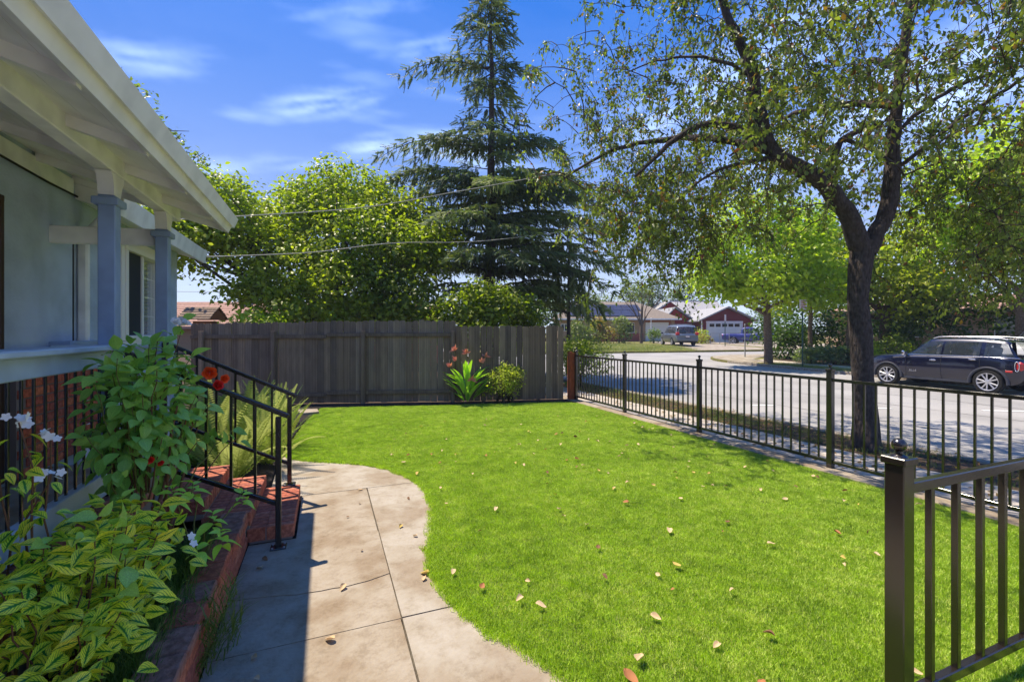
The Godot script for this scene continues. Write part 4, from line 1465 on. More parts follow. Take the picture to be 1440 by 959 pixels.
func trees() -> void:
	var broad := leaf_mesh("broad", 1.0, 0.62, 0.25, 0.25, 3)
	var small := leaf_mesh("small", 1.0, 0.55, 0.3, 0.15, 2)
	tree("broad_tree", "wide bright green broadleaf tree spreading above the left half of the board fence", Vector3(0.44, 0.0, -16.0), Vector3(0.44, 2.1, -16.0), 0.22,
		[B(-2.9, 5.2, -16.6, 1.4, 1.2, 130), B(-0.6, 2.1, -15.2, 1.3, 0.7, 90), B(1.4, 2.0, -14.9, 1.3, 0.7, 90), B(3.2, 4.6, -15.6, 1.1, 1.0, 90), B(-3.9, 4.9, -16.4, 1.0, 0.7, 70), B(-3.3, 4.2, -16.2, 1.4, 0.95, 110), B(-4.3, 4.3, -15.6, 1.0, 0.8, 60), B(-1.2, 5.2, -17.0, 1.7, 1.1, 140), B(-1.1, 3.7, -16.2, 1.7, 1.2, 150), B(0.75, 6.1, -16.8, 1.5, 1.25, 140), B(0.9, 4.5, -15.6, 1.6, 1.3, 150), B(0.5, 3.1, -15.2, 1.5, 0.8, 110), B(2.3, 4.0, -15.2, 1.4, 1.1, 130), B(2.6, 5.3, -16.4, 1.2, 1.1, 100), B(2.2, 2.75, -14.8, 1.3, 0.8, 100), B(-1.7, 2.75, -15.7, 1.1, 0.6, 70), B(-0.1, 6.0, -17.5, 1.3, 0.9, 80)],
		broad, M.leaf, SPRING, 30, 0.60, 0.145)
	tree("fence_shrub", "dense green shrub growing just behind the right end of the taller boards", Vector3(4.3, 0.0, -13.0), Vector3(4.3, 0.7, -13.0), 0.10,
		[B(3.55, 2.0, -13.2, 0.75, 0.75, 110), B(4.35, 2.35, -12.9, 0.8, 0.75, 120), B(5.2, 2.1, -12.6, 0.75, 0.75, 110), B(3.0, 1.7, -13.3, 0.6, 0.6, 70), B(5.6, 1.75, -12.7, 0.5, 0.6, 60), B(4.2, 1.3, -12.8, 1.2, 0.7, 100)],
		broad, M.leaf, [DEEP[1], SPRING[0], SPRING[1], SPRING[2]], 12, 0.36, 0.135)
	tree("fence_bush", "small yellow green bush peeping over the left of the board fence", Vector3(-1.9, 0, -14.3), Vector3(-1.9, 1.0, -14.3), 0.05,
		[B(-1.9, 1.75, -14.3, 0.55, 0.45, 60), B(-1.2, 1.65, -14.1, 0.5, 0.4, 50), B(-2.4, 1.55, -14.4, 0.35, 0.35, 30)], broad, M.leaf, LIME, 10, 0.25, 0.12)
	tree("dark_tree", "dark tree showing in pieces above the eave of the porch roof", Vector3(-7.6, 0.2, -25.0), Vector3(-7.4, 6.0, -25.2), 0.3,
		[B(-7.4, 10.3, -26.0, 1.5, 1.2, 50), B(-9.0, 11.8, -26.0, 1.8, 1.4, 60), B(-6.3, 9.4, -25.8, 1.0, 0.9, 30), B(-5.0, 8.35, -25.7, 0.9, 0.7, 26), B(-8.4, 8.6, -25.0, 2.0, 1.4, 60)], small, M.leaf, OLIVE, 14, 0.6, 0.24)
	tree("corner_bush", "rounded bush with a sunlit top on the street side of the redwood post", Vector3(6.95, -0.03, -11.8), Vector3(6.95, 0.4, -11.8), 0.05,
		[B(6.55, 0.95, -11.6, 0.62, 0.45, 150), B(7.2, 1.0, -12.0, 0.75, 0.42, 170), B(6.9, 0.62, -11.6, 0.75, 0.42, 150)], small, M.leaf, [DEEP[1], DEEP[2], SPRING[1], SPRING[2]], 12, 0.2, 0.075)
	# across the street
	tree("pale_maple", "pale green maple on the verge across the street beside the signpost", Vector3(19.75, 0.05, -15.95), Vector3(19.6, 3.2, -15.95), 0.17,
		[B(17.4, 5.3, -16.4, 1.5, 1.4, 110), B(19.1, 7.0, -16.2, 1.7, 1.4, 150), B(21.2, 6.4, -15.3, 1.7, 1.5, 150), B(18.5, 4.1, -15.2, 1.5, 1.2, 130), B(17.1, 3.9, -16.8, 1.0, 0.9, 60), B(21.5, 4.0, -14.8, 1.5, 1.2, 140), B(19.9, 5.3, -14.8, 1.6, 1.4, 160), B(20.2, 3.3, -15.0, 1.3, 0.8, 80), B(17.3, 4.3, -16.8, 1.3, 1.1, 120), B(18.3, 3.6, -16.2, 1.0, 0.6, 70)],
		broad, M.leaf, LIME, 13, 0.60, 0.22, "", "pale_bark")
	var tall := [["tall_tree", "tall yellow green tree standing behind the dark car", Vector3(26.0, 0.2, -9.5), [B(25.0, 7.6, -10.5, 2.2, 2.0, 190), B(27.5, 9.0, -9.5, 2.4, 2.0, 200), B(28.8, 6.3, -8.5, 2.3, 1.9, 200), B(25.8, 5.0, -9.0, 2.0, 1.6, 190), B(29.0, 4.0, -7.5, 2.4, 1.6, 180), B(27.0, 5.6, -11.5, 2.0, 1.8, 170)]],
		["tall_tree", "tall yellow green tree at the right edge across the street", Vector3(26.5, 0.2, -3.5), [B(26.5, 8.0, -5.5, 2.4, 2.2, 200), B(27.8, 5.6, -4.2, 2.3, 1.8, 200), B(25.0, 5.2, -6.3, 1.8, 1.6, 170), B(26.0, 9.3, -2.5, 2.4, 2.0, 140), B(25.0, 4.0, -4.0, 1.8, 1.3, 130)]],
		["tall_tree", "tall green tree between the pale maple and the street tree trunk", Vector3(27.0, 0.2, -15.0), [B(26.0, 4.9, -15.3, 1.9, 1.5, 180), B(28.5, 6.2, -14.0, 2.0, 1.7, 180), B(24.4, 4.2, -16.6, 1.6, 1.3, 150), B(26.8, 3.4, -13.6, 1.8, 1.3, 150), B(25.4, 6.3, -17.5, 1.7, 1.4, 140), B(30.0, 4.0, -15.0, 2.0, 1.6, 140)]]]
	for a: Array in tall:
		tree(a[0], a[1], a[2], a[2] + Vector3(0, 2.8, 0), 0.25, a[3], broad, M.leaf, LIME if a[2].z > -12.0 else SPRING, 12, 0.75, 0.27, "", "pale_bark")
	for a: Array in [[24.0, 3.0, "street tree across the street beyond the right edge of the lawn view"], [23.0, 12.0, "farther street tree across the street to the right"]]:
		tree("verge_tree", a[2], Vector3(a[0], 0.0, a[1]), Vector3(a[0], 2.8, a[1]), 0.2, [B(a[0], 5.0, a[1], 2.2, 1.9, 90), B(a[0] + 1.0, 3.8, a[1] + 1.2, 1.8, 1.3, 70)], broad, M.leaf, LIME, 10, 0.75, 0.27, "", "pale_bark")
	# the far trees over the roofs beyond the junction
	var k := 0
	for a: Array in [[37.5, -50.5, 8.6, 1.7], [41.2, -51.0, 9.4, 1.6], [36.0, -55.0, 6.6, 2.4], [50.0, -52.0, 5.6, 2.6], [45.5, -50.5, 9.2, 1.9], [60.0, -48.0, 6.6, 3.0], [54.0, -34.0, 7.0, 3.0], [30.0, -58.0, 6.2, 2.6], [20.0, -52.0, 6.0, 3.0], [66.0, -30.0, 8.0, 3.4]]:
		var at := Vector3(a[0], gy(a[0], a[1]), a[1])
		var top: float = a[2]
		var w: float = a[3]
		tree("far_tree", ["slim dark tree left of the palm like pair above the tan bungalow", "slim dark tree with a bare brown trunk above the tan bungalow garage", "low green tree behind the left of the tan bungalow roof", "green tree between the two far houses", "dark ragged tree rising behind the gap of the two far houses", "broad tree behind the red house roof", "broad tree far right behind the red house", "low tree behind the solar panels", "broad tree hidden behind the cedar", "tall tree far behind the pale maple"][k], at, at + Vector3(0, top * 0.5, 0), 0.3,
			[B(a[0], top * 0.82, a[1], w, top * 0.22, 60), B(a[0] - w * 0.6, top * 0.62, a[1], w * 0.7, top * 0.2, 45), B(a[0] + w * 0.6, top * 0.6, a[1], w * 0.7, top * 0.2, 45)], small, M.leaf, OLIVE if k < 5 else [DEEP[1], DEEP[2], DEEP[3], SPRING[2]], 12, 0.6, 0.34)
		k += 1
	# the half bare tree in front of the bungalow
	var bare := thing("bare_tree", "half bare pale forked tree on the dry lawn of the tan bungalow", "tree", Vector3(26.64, 0.6, -34.54))
	var g := G.new()
	g.tube(bend(Vector3.ZERO, Vector3(0, 1.6, 0), 0, 4, 0.02), taper(0.15, 0.12, 5), 8)
	obj("trunk", g, M.pale_bark, bare)
	for i in 7:
		g = G.new()
		var a := -1.2 + 0.4 * i
		var e := Vector3(a * 1.3, 3.6 + 1.5 * cos(a), a * 0.5 + rnd(-0.4, 0.4))
		g.tube(bend(Vector3(0, 1.5, 0), e, 0.2, 5, 0.06), taper(0.07, 0.015, 6), 6)
		for j in 4:
			g.tube(bend(Vector3(0, 1.5, 0).lerp(e, rnd(0.4, 0.95)), e + rv(0.6), 0.1, 3, 0.05), taper(0.02, 0.006, 4), 4)
		obj("limb", g, M.pale_bark, bare)
	crown(bare, [B(0, 4.2, 0, 1.5, 0.8, 26), B(-0.7, 4.9, 0, 0.8, 0.5, 12)], small, M.leaf, OLIVE, 8, 0.4, 0.2)
	# more trunks in the shade across the street
	for a: Array in [[23.6, -16.6, "slim pale trunk left of the signpost across the street"], [25.1, -15.6, "slim trunk in the shade right of the signpost"]]:
		tree("slim_tree", a[2], Vector3(a[0], 0.1, a[1]), Vector3(a[0], 3.0, a[1]), 0.11, [B(a[0], 4.0, a[1], 1.2, 1.0, 50), B(a[0] + 0.8, 3.5, a[1], 0.9, 0.7, 30)], broad, M.leaf, SPRING, 10, 0.5, 0.2, "", "pale_bark")


func hedges() -> void:
	var small: Mesh = leaf_mesh("small", 1.0, 0.55, 0.3, 0.15, 2)
	var broad: Mesh = leaf_mesh("broad", 1.0, 0.62, 0.25, 0.25, 3)
	var defs := [
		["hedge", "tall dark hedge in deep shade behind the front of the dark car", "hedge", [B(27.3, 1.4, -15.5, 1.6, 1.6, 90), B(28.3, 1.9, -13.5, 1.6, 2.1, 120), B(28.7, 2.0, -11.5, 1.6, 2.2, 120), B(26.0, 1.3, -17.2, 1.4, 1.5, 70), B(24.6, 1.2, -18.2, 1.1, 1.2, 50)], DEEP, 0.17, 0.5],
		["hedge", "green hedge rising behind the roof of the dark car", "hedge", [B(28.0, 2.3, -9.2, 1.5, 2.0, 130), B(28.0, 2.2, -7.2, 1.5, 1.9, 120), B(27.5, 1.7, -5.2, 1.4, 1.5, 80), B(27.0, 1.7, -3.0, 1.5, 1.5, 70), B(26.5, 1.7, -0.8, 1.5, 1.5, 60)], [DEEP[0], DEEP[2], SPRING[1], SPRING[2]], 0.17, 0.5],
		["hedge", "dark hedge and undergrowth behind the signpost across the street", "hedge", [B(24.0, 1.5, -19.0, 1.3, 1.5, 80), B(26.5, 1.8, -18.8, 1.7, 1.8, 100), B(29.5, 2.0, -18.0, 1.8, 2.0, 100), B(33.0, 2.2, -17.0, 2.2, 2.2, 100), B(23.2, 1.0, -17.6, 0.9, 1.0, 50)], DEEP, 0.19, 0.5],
		["silver_bush", "low silvery bush at the foot of the signpost across the street", "bush", [B(21.7, 0.45, -15.2, 0.7, 0.42, 90), B(22.6, 0.5, -14.8, 0.7, 0.45, 90), B(23.2, 0.45, -14.3, 0.6, 0.42, 60)], [Color(0.10, 0.14, 0.07), Color(0.22, 0.28, 0.15), Color(0.40, 0.45, 0.30)], 0.13, 0.22],
		["rounded_bush", "rounded dark green bush left of the street tree trunk", "bush", [B(24.9, 0.75, -13.6, 0.75, 0.7, 110), B(25.4, 0.55, -13.2, 0.5, 0.5, 50)], [DEEP[1], DEEP[3], SPRING[1]], 0.11, 0.2],
		["yellow_bush", "small yellow green bush between the silvery bush and the rounded bush", "bush", [B(24.0, 0.5, -13.9, 0.5, 0.5, 60), B(23.8, 0.9, -14.0, 0.35, 0.45, 30)], LIME, 0.10, 0.2],
		["front_bush", "large grey green bush at the left of the tan bungalow front", "bush", [B(22.3, 1.8, -38.4, 1.0, 1.0, 80), B(22.9, 1.2, -37.6, 1.0, 0.8, 60)], OLIVE, 0.19, 0.4],
		["front_bush", "bush with yellow and orange new growth before the tan bungalow", "bush", [B(24.3, 2.1, -38.0, 0.8, 0.9, 70), B(24.8, 1.3, -37.3, 0.9, 0.8, 60)], [SPRING[0], SPRING[2], Color(0.45, 0.36, 0.06), Color(0.42, 0.18, 0.05)], 0.19, 0.4],
		["front_bush", "tall grey bush before the middle window of the tan bungalow", "bush", [B(26.2, 2.3, -37.2, 0.9, 0.8, 60), B(26.3, 1.3, -36.8, 0.8, 0.9, 50)], OLIVE, 0.19, 0.4],
		["front_bush", "small dark bush before the garage of the tan bungalow", "bush", [B(30.3, 1.3, -37.3, 0.55, 0.7, 60)], [DEEP[1], DEEP[3], SPRING[1]], 0.15, 0.3],
		["front_bush", "pinkish bush left of the red house garage", "bush", [B(34.6, 1.2, -35.5, 0.7, 0.7, 50), B(33.6, 0.8, -34.4, 0.9, 0.5, 50)], [SPRING[1], Color(0.30, 0.12, 0.08), LIME[2], OLIVE[3]], 0.17, 0.3],
		["trimmed_bush", "round green shrub beside the pink flowered plant at the board fence", "bush", [B(3.80, 0.45, -9.95, 0.40, 0.40, 130), B(3.95, 0.62, -9.95, 0.3, 0.22, 60)], [SPRING[0], SPRING[2], LIME[3]], 0.055, 0.13]]
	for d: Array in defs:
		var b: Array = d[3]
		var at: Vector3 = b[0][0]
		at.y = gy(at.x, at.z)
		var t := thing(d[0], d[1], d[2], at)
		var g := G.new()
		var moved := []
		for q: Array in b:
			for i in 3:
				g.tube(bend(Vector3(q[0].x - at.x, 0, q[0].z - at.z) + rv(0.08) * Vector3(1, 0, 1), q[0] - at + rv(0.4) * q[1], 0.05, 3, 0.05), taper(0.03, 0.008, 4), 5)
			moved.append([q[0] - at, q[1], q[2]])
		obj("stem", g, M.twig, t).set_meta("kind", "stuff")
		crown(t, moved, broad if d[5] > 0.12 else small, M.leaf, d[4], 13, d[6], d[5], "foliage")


# ---------------------------------------------------------------- the street tree

func street_tree() -> void:
	var o := Vector3(7.02, -0.02, -4.17)
	var t := thing("street_tree", "large street tree with a dark forked trunk and thin drooping leaves beside the iron fence", "tree", o)
	var g := G.new()
	var trunk := [Vector3(7.06, -0.1, -4.17), Vector3(7.05, 0.1, -4.17), Vector3(7.04, 0.4, -4.17), Vector3(7.02, 1.0, -4.18), Vector3(6.99, 1.6, -4.2), Vector3(6.93, 2.1, -4.2), Vector3(6.96, 2.5, -4.18), Vector3(7.02, 2.9, -4.17)]
	var knots := bumpy(g, trunk, [0.24, 0.175, 0.148, 0.136, 0.13, 0.133, 0.133, 0.142], o)
	obj("trunk", g, M.bark, t)
	var limbs := [
		[[7.0, 2.75, -4.17], [6.85, 3.08, -4.2], [6.62, 3.42, -4.25], [6.38, 3.70, -4.32], [6.05, 3.92, -4.45], [5.80, 4.12, -4.58], [5.66, 4.45, -4.64], [5.56, 4.9, -4.68], [5.46, 5.4, -4.72], [5.2, 6.2, -4.9], [4.9, 7.2, -5.0], 0.135, 0.035],
		[[5.80, 4.10, -4.56], [5.62, 4.33, -4.75], [5.35, 4.58, -4.95], [5.05, 4.62, -5.15], [4.75, 4.45, -5.35], [4.45, 4.15, -5.5], [4.2, 3.9, -5.6], 0.075, 0.02],
		[[7.05, 2.75, -4.15], [7.22, 3.05, -4.1], [7.35, 3.35, -4.05], [7.39, 3.8, -4.02], [7.40, 4.4, -4.0], [7.43, 5.1, -3.95], [7.5, 5.9, -3.9], [7.55, 7.0, -3.85], 0.115, 0.04],
		[[6.42, 3.66, -4.3], [6.52, 3.95, -4.3], [6.66, 4.28, -4.28], [6.85, 4.42, -4.2], [7.15, 4.52, -4.1], 0.055, 0.03],
		[[6.72, 4.35, -4.25], [6.9, 4.2, -4.1], [7.05, 4.0, -3.9], [7.1, 3.7, -3.7], 0.03, 0.012],
		[[7.40, 4.4, -4.0], [7.9, 4.9, -3.7], [8.6, 5.2, -3.3], [9.4, 5.2, -2.9], [10.2, 4.8, -2.6], 0.032, 0.010],
		[[7.39, 3.9, -4.0], [7.7, 4.5, -3.2], [7.9, 4.9, -2.3], [8.0, 4.9, -1.5], [7.9, 4.6, -0.8], 0.028, 0.010],
		[[5.50, 5.2, -4.7], [5.2, 5.65, -5.2], [4.95, 5.95, -5.9], [4.75, 6.05, -6.6], 0.030, 0.008],
		[[5.75, 4.15, -4.6], [5.65, 4.7, -5.6], [5.4, 5.0, -6.6], [4.9, 5.0, -7.4], [4.3, 4.6, -8.1], 0.07, 0.02],
		[[7.42, 4.8, -4.0], [7.6, 5.3, -5.0], [7.9, 5.6, -6.2], [8.0, 5.4, -7.4], 0.06, 0.02],
		[[5.9, 4.02, -4.5], [5.55, 4.02, -4.7], [5.2, 3.95, -5.0], [4.9, 3.7, -5.3], 0.035, 0.012],
		[[7.45, 5.3, -3.95], [8.0, 5.9, -4.6], [8.9, 6.3, -5.2], [9.7, 6.0, -5.6], 0.055, 0.02]]
	var nodes := []
	for l: Array in limbs:
		var c := Curve3D.new()
		var n := l.size() - 2
		for i in n:
			c.add_point(Vector3(l[i][0], l[i][1], l[i][2]))
		for i in range(1, n - 1):
			var d := (c.get_point_position(i + 1) - c.get_point_position(i - 1)) / 6.0
			c.set_point_in(i, -d)
			c.set_point_out(i, d)
		var pts := []
		var r := []
		var len := c.get_baked_length()
		var m := maxi(5, int(len / 0.16))
		for i in m + 1:
			var q := c.sample_baked(len * i / m) + rv(0.008)
			pts.append(q)
			r.append(lerpf(l[n], l[n + 1], pow(float(i) / m, 0.8)) * rnd(0.92, 1.1))
			if q.y > 3.7:
				nodes.append(q)
		g = G.new()
		bumpy(g, pts, r, o)
		obj("limb", g, M.bark, t)
	# twigs reach from the limbs to points spread through the crown
	var goals := []
	while goals.size() < 2350:
		var d := rv().normalized() * pow(rng.randf(), 0.42)
		var p := Vector3(6.35, 5.45, -5.1) + d * Vector3(4.2, 2.5, 4.3)
		var k := rng.randf()
		if k < 0.075:
			p = Vector3(4.1, 3.6, -6.0) + rv(0.5) * Vector3(1.3, 1.0, 1.1)
		elif k < 0.165:
			p = Vector3(8.9, 3.25, -3.6) + rv(0.5) * Vector3(1.35, 1.25, 1.1)
		elif k < 0.25:
			p = Vector3(5.6, 3.5, -6.6) + rv(0.5) * Vector3(1.3, 0.9, 1.0)
		if p.y < 1.9 or (p.y < 3.6 and p.x > 5.9 and p.x < 7.9 and p.z > -5.4):
			continue
		if p.x + 0.27 * p.y < 5.2 and p.z + 0.37 * p.y > -5.9 and rng.randf() < 0.93:
			continue   # the lawn lies in the sun
		if wob.get_noise_3dv(p * 22.0) < -0.28:
			continue
		goals.append(p)
	goals.sort_custom(func(a: Vector3, b: Vector3) -> bool: return (a - Vector3(6.4, 4.4, -4.4)).length() < (b - Vector3(6.4, 4.4, -4.4)).length())
	g = G.new()
	var xf := []
	var cols := []
	var pal := [Color(0.11, 0.14, 0.038), Color(0.20, 0.25, 0.06), Color(0.32, 0.37, 0.08), Color(0.52, 0.52, 0.12)]
	for p: Vector3 in goals:
		var best := 1e9
		var at := Vector3.ZERO
		for q: Vector3 in nodes:
			var e := p - q
			var d := e.length() + maxf(0.0, -e.y) * 0.3
			if d < best:
				best = d
				at = q
		var path := bend(at, p, 0.10 * best, 4, 0.06)
		g.tube(path_less(path, o), taper(0.004 + 0.010 * minf(best, 1.2), 0.0035, 5), 4, false)
		nodes.append_array([path[2], path[3], p])
		# leaves along the end of the twig and on hanging sprays
		var bare := wob.get_noise_3dv(p * 14.0 + Vector3(40, 0, 0)) > 0.30
		for s in (2 if bare else 3):
			var tip := p + rv(0.14) + Vector3.DOWN * rnd(0.05, 0.34)
			g.tube([p - o, p.lerp(tip, 0.5) + rv(0.03) - o, tip - o], [0.0035, 0.003, 0.002], 3, false)
			for j in rng.randi_range(6, 12):
				var f := rng.randf()
				var q := p.lerp(tip, f) + rv(0.035)
				var along := Vector3.DOWN * rnd(0.4, 1.4) + rv(0.6)
				xf.append(leaf_xf(q - o, along, rv() + Vector3.UP * 0.4, rnd(0.052, 0.090)))
				var tone := 0.35 + 0.5 * wob.get_noise_3dv(p * 18.0) + rnd(-0.25, 0.3)
				var col := shade(pal, tone, 0.2)
				if rng.randf() < 0.045:
					col = Color(0.42, 0.22, 0.05) if rng.randf() < 0.6 else Color(0.30, 0.10, 0.03)
				cols.append(col)
	obj("twig", g, M.twig, t).set_meta("kind", "stuff")
	scatter("crown", leaf_mesh("street_leaf", 1.0, 0.56, 0.35, 0.2, 2), M.glossy_leaf, xf, cols, t)


func path_less(p: Array, o: Vector3) -> Array:
	var r := []
	for q: Vector3 in p:
		r.append(q - o)
	return r


# A limb with an uneven, knotted surface.
func bumpy(g: G, pts: Array, r: Array, o: Vector3) -> int:
	var rows := []
	var sides := 14
	var x := Vector3.ZERO
	for i in pts.size():
		var d: Vector3 = (pts[mini(i + 1, pts.size() - 1)] - pts[maxi(i - 1, 0)]).normalized()
		if x == Vector3.ZERO:
			x = d.cross(Vector3(0.2, 0.3, 0.9)).normalized()
		x = (x - d * x.dot(d)).normalized()
		var y := d.cross(x)
		var ring := []
		for k in sides:
			var a := TAU * k / sides
			var n := x * cos(a) + y * sin(a)
			var q: Vector3 = pts[i] + n * r[i]
			q += n * r[i] * 0.28 * wob.get_noise_3dv(q * 160.0) + n * r[i] * 0.10 * sin(a * 5.0 + i * 0.3)
			ring.append(q - o)
		rows.append(ring)
	for i in rows.size() - 1:
		var c: Vector3 = (pts[i] + pts[i + 1]) * 0.5 - o
		g.sheet([rows[i], rows[i + 1]], c, Vector3.ZERO, true)
	return sides


# ---------------------------------------------------------------- the cedar

func deodar() -> void:
	var o := Vector3(5.6, 0.02, -16.1)
	var t := thing("cedar", "tall dark blue green cedar with drooping branches behind the board fence", "tree", o)
	var g := G.new()
	var H := 14.4
	g.tube(bend(Vector3.ZERO, Vector3(0.1, H, 0), 0, 14, 0.006), taper(0.27, 0.02, 15), 9)
	obj("trunk", g, M.bark, t)
	var spray := cedar_spray()
	var xf := []
	var cols := []
	g = G.new()
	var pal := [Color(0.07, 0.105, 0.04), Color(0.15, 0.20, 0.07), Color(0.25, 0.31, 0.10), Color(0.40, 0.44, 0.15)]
	# [height, reach, branches]: the branches stand in tiers with gaps between them
	var arms := [[11.3, -2.75, 3.2], [11.2, 0.4, 1.9], [11.35, -2.3, 2.4], [8.35, -2.75, 4.1], [8.2, 0.35, 2.9], [8.4, -2.4, 3.5], [8.3, 0.7, 2.6], [7.1, -2.8, 4.3], [7.0, 0.4, 4.0], [7.1, -2.45, 4.0], [6.6, 0.2, 4.4], [5.4, 0.5, 4.7], [5.1, -2.7, 4.4], [4.5, 0.35, 4.7], [4.2, -2.6, 4.2], [6.1, 0.75, 4.2], [3.6, 0.3, 4.7], [2.8, 0.55, 4.2], [3.2, 0.0, 4.4], [5.8, 0.12, 4.6], [7.4, 0.1, 3.6], [4.0, 0.8, 4.6], [2.4, 0.2, 4.0], [6.5, -2.5, 4.0], [5.6, -2.9, 4.5]]
	for tier: Array in [[2.2, 2.6, 5], [3.0, 3.4, 7], [4.0, 3.6, 7], [5.0, 3.9, 7], [5.8, 2.6, 5], [6.4, 3.6, 6], [7.0, 3.3, 6], [7.6, 1.4, 4], [8.3, 2.6, 5], [8.8, 1.7, 4], [9.3, 1.2, 4], [9.9, 1.2, 5], [10.5, 1.1, 5], [11.1, 1.5, 4], [11.6, 1.2, 4], [12.2, 1.1, 5], [12.8, 1.0, 5], [13.3, 0.8, 5], [13.8, 0.5, 4], [14.2, 0.3, 4], [0.0, 0.0, arms.size()]]:
		var n: int = tier[2]
		var turn := rnd(0, TAU)
		for i in n:
			var a := turn + TAU * i / n + rnd(-0.3, 0.3)
			var reach: float = tier[1] * rnd(0.65, 1.12)
			var y: float = tier[0] + rnd(-0.2, 0.2)
			if tier[0] == 0.0:   # the long arms that stand out against the sky
				y = arms[i][0]
				a = arms[i][1]
				reach = arms[i][2]
			var d := Vector3(cos(a), 0, sin(a))
			var pts := []
			var steps := maxi(4, int(reach / 0.28))
			for k in steps + 1:
				var f := float(k) / steps
				pts.append(d * reach * f + Vector3.UP * (y + reach * (0.12 * sin(f * 2.4) - 0.17 * f * f * f)) + rv(0.02))
			g.tube(pts, taper(0.010 + 0.011 * reach, 0.005, steps + 1), 5)
			var side := d.cross(Vector3.UP)
			var tone := 0.4 + 0.6 * wob.get_noise_2d(a * 300.0, y * 90.0)
			for k in range(1, steps + 1):
				var f := float(k) / steps
				var width := (0.22 + 0.20 * reach * (1.0 - f * 0.8)) * minf(1.0, f * 2.5 + 0.2)
				for s: float in [-1.0, 1.0]:
					var m := maxi(2, int(width / 0.08))
					for j in m:
						var w := width * (j + rnd(0.2, 0.9)) / m
						var p: Vector3 = pts[k] + side * s * w + d * rnd(-0.08, 0.16) - Vector3.UP * w * w * 0.35
						# upper sprays reach outward, hanging ones drop below the branch
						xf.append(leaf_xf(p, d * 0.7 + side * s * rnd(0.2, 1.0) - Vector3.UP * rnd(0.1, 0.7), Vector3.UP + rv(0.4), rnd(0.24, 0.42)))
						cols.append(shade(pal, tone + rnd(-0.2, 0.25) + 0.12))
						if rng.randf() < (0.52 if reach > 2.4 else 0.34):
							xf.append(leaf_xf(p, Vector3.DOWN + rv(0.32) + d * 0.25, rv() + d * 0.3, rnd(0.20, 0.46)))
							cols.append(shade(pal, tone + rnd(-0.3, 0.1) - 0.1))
	obj("branch", g, M.bark, t).set_meta("kind", "stuff")
	scatter("crown", spray, M.needle, xf, cols, t)
	# a second, smaller one at its right, with a thin trunk
	t = thing("cedar", "thin trunk of a smaller cedar with hanging tips at the right of the tall cedar", "tree", Vector3(8.4, 0.02, -15.2))
	g = G.new()
	g.tube(bend(Vector3.ZERO, Vector3(0.05, 5.0, 0), 0, 6, 0.01), taper(0.10, 0.03, 7), 7)
	obj("trunk", g, M.bark, t)
	xf = []
	cols = []
	g = G.new()
	for i in 26:
		var a := rnd(0, TAU)
		var d := Vector3(cos(a), 0, sin(a))
		var y := rnd(2.3, 5.0)
		var reach := rnd(0.8, 1.9)
		g.tube(bend(Vector3(0, y, 0), d * reach + Vector3.UP * (y - 0.25), 0.25, 4, 0.03), taper(0.025, 0.005, 5), 4)
		for k in 9:
			var f := rnd(0.3, 1.0)
			var p := d * reach * f + Vector3.UP * (y - 0.25 * f + 0.2 * sin(PI * f)) + rv(0.12)
			xf.append(leaf_xf(p, Vector3.DOWN + rv(0.25), rv(), rnd(0.35, 0.65)))
			cols.append(shade(pal, rnd(0.0, 0.7)))
	obj("branch", g, M.bark, t).set_meta("kind", "stuff")
	scatter("crown", spray, M.needle, xf, cols, t)


func cedar_spray() -> ArrayMesh:   # a feathery twig of needles, one long
	var g := G.new()
	for i in 18:
		var t := i / 17.0
		for s: float in [-1.0, 1.0]:
			var p := Vector3(0, t * 0.95, 0)
			var l := (0.26 * (1.0 - t * 0.65) + 0.03) * rnd(0.7, 1.2)
			var d := Vector3(s * rnd(0.5, 1.0), rnd(0.6, 1.1), rnd(-0.5, 0.5)).normalized() * l
			var w := Vector3(0.4, -0.4 * s, 0.5).normalized() * 0.036
			var m := d.cross(w).normalized()
			if m.z < 0.0:
				m = -m
			g.tri(p - w, p + w, p + d, m, m, m)
	return g.mesh()


# ---------------------------------------------------------------- cars

func lut(tab: Array, x: float) -> float:   # smooth curve through [x, y] pairs
	if x <= tab[0][0]:
		return tab[0][1]
	for i in tab.size() - 1:
		var a: Array = tab[i]
		var b: Array = tab[i + 1]
		if x <= b[0]:
			var s0: float = (b[1] - tab[maxi(0, i - 1)][1]) / maxf(0.001, b[0] - tab[maxi(0, i - 1)][0])
			var s1: float = (tab[mini(tab.size() - 1, i + 2)][1] - a[1]) / maxf(0.001, tab[mini(tab.size() - 1, i + 2)][0] - a[0])
			var w: float = b[0] - a[0]
			var t: float = (x - a[0]) / w
			return (2 * t * t * t - 3 * t * t + 1) * a[1] + (t * t * t - 2 * t * t + t) * w * s0 * 0.8 + (3 * t * t - 2 * t * t * t) * b[1] + (t * t * t - t * t) * w * s1 * 0.8
	return tab[-1][1]


# A point on the side of the body or cabin: x forward, t from the sill (0) to the shoulder (1), s the side.
func body_pt(c: Dictionary, x: float, t: float, s: float, out := 0.0) -> Vector3:
	var lo: float = c.sill
	for w: float in c.wheels:
		if absf(x - w) < c.arch:
			lo = maxf(lo, c.wheel_r + sqrt(c.arch * c.arch - (x - w) * (x - w)) - 0.02)
	lo = maxf(lo, lut(c.under, x))
	var y := lerpf(lo, lut(c.top, x), t)
	var f: float = (y - c.sill) / (lut(c.top, x) - c.sill)
	return Vector3(x, y, s * (lut(c.wide, x) * (1.0 - 0.09 * pow(absf(f - 0.55) / 0.55, 2.6)) + out))


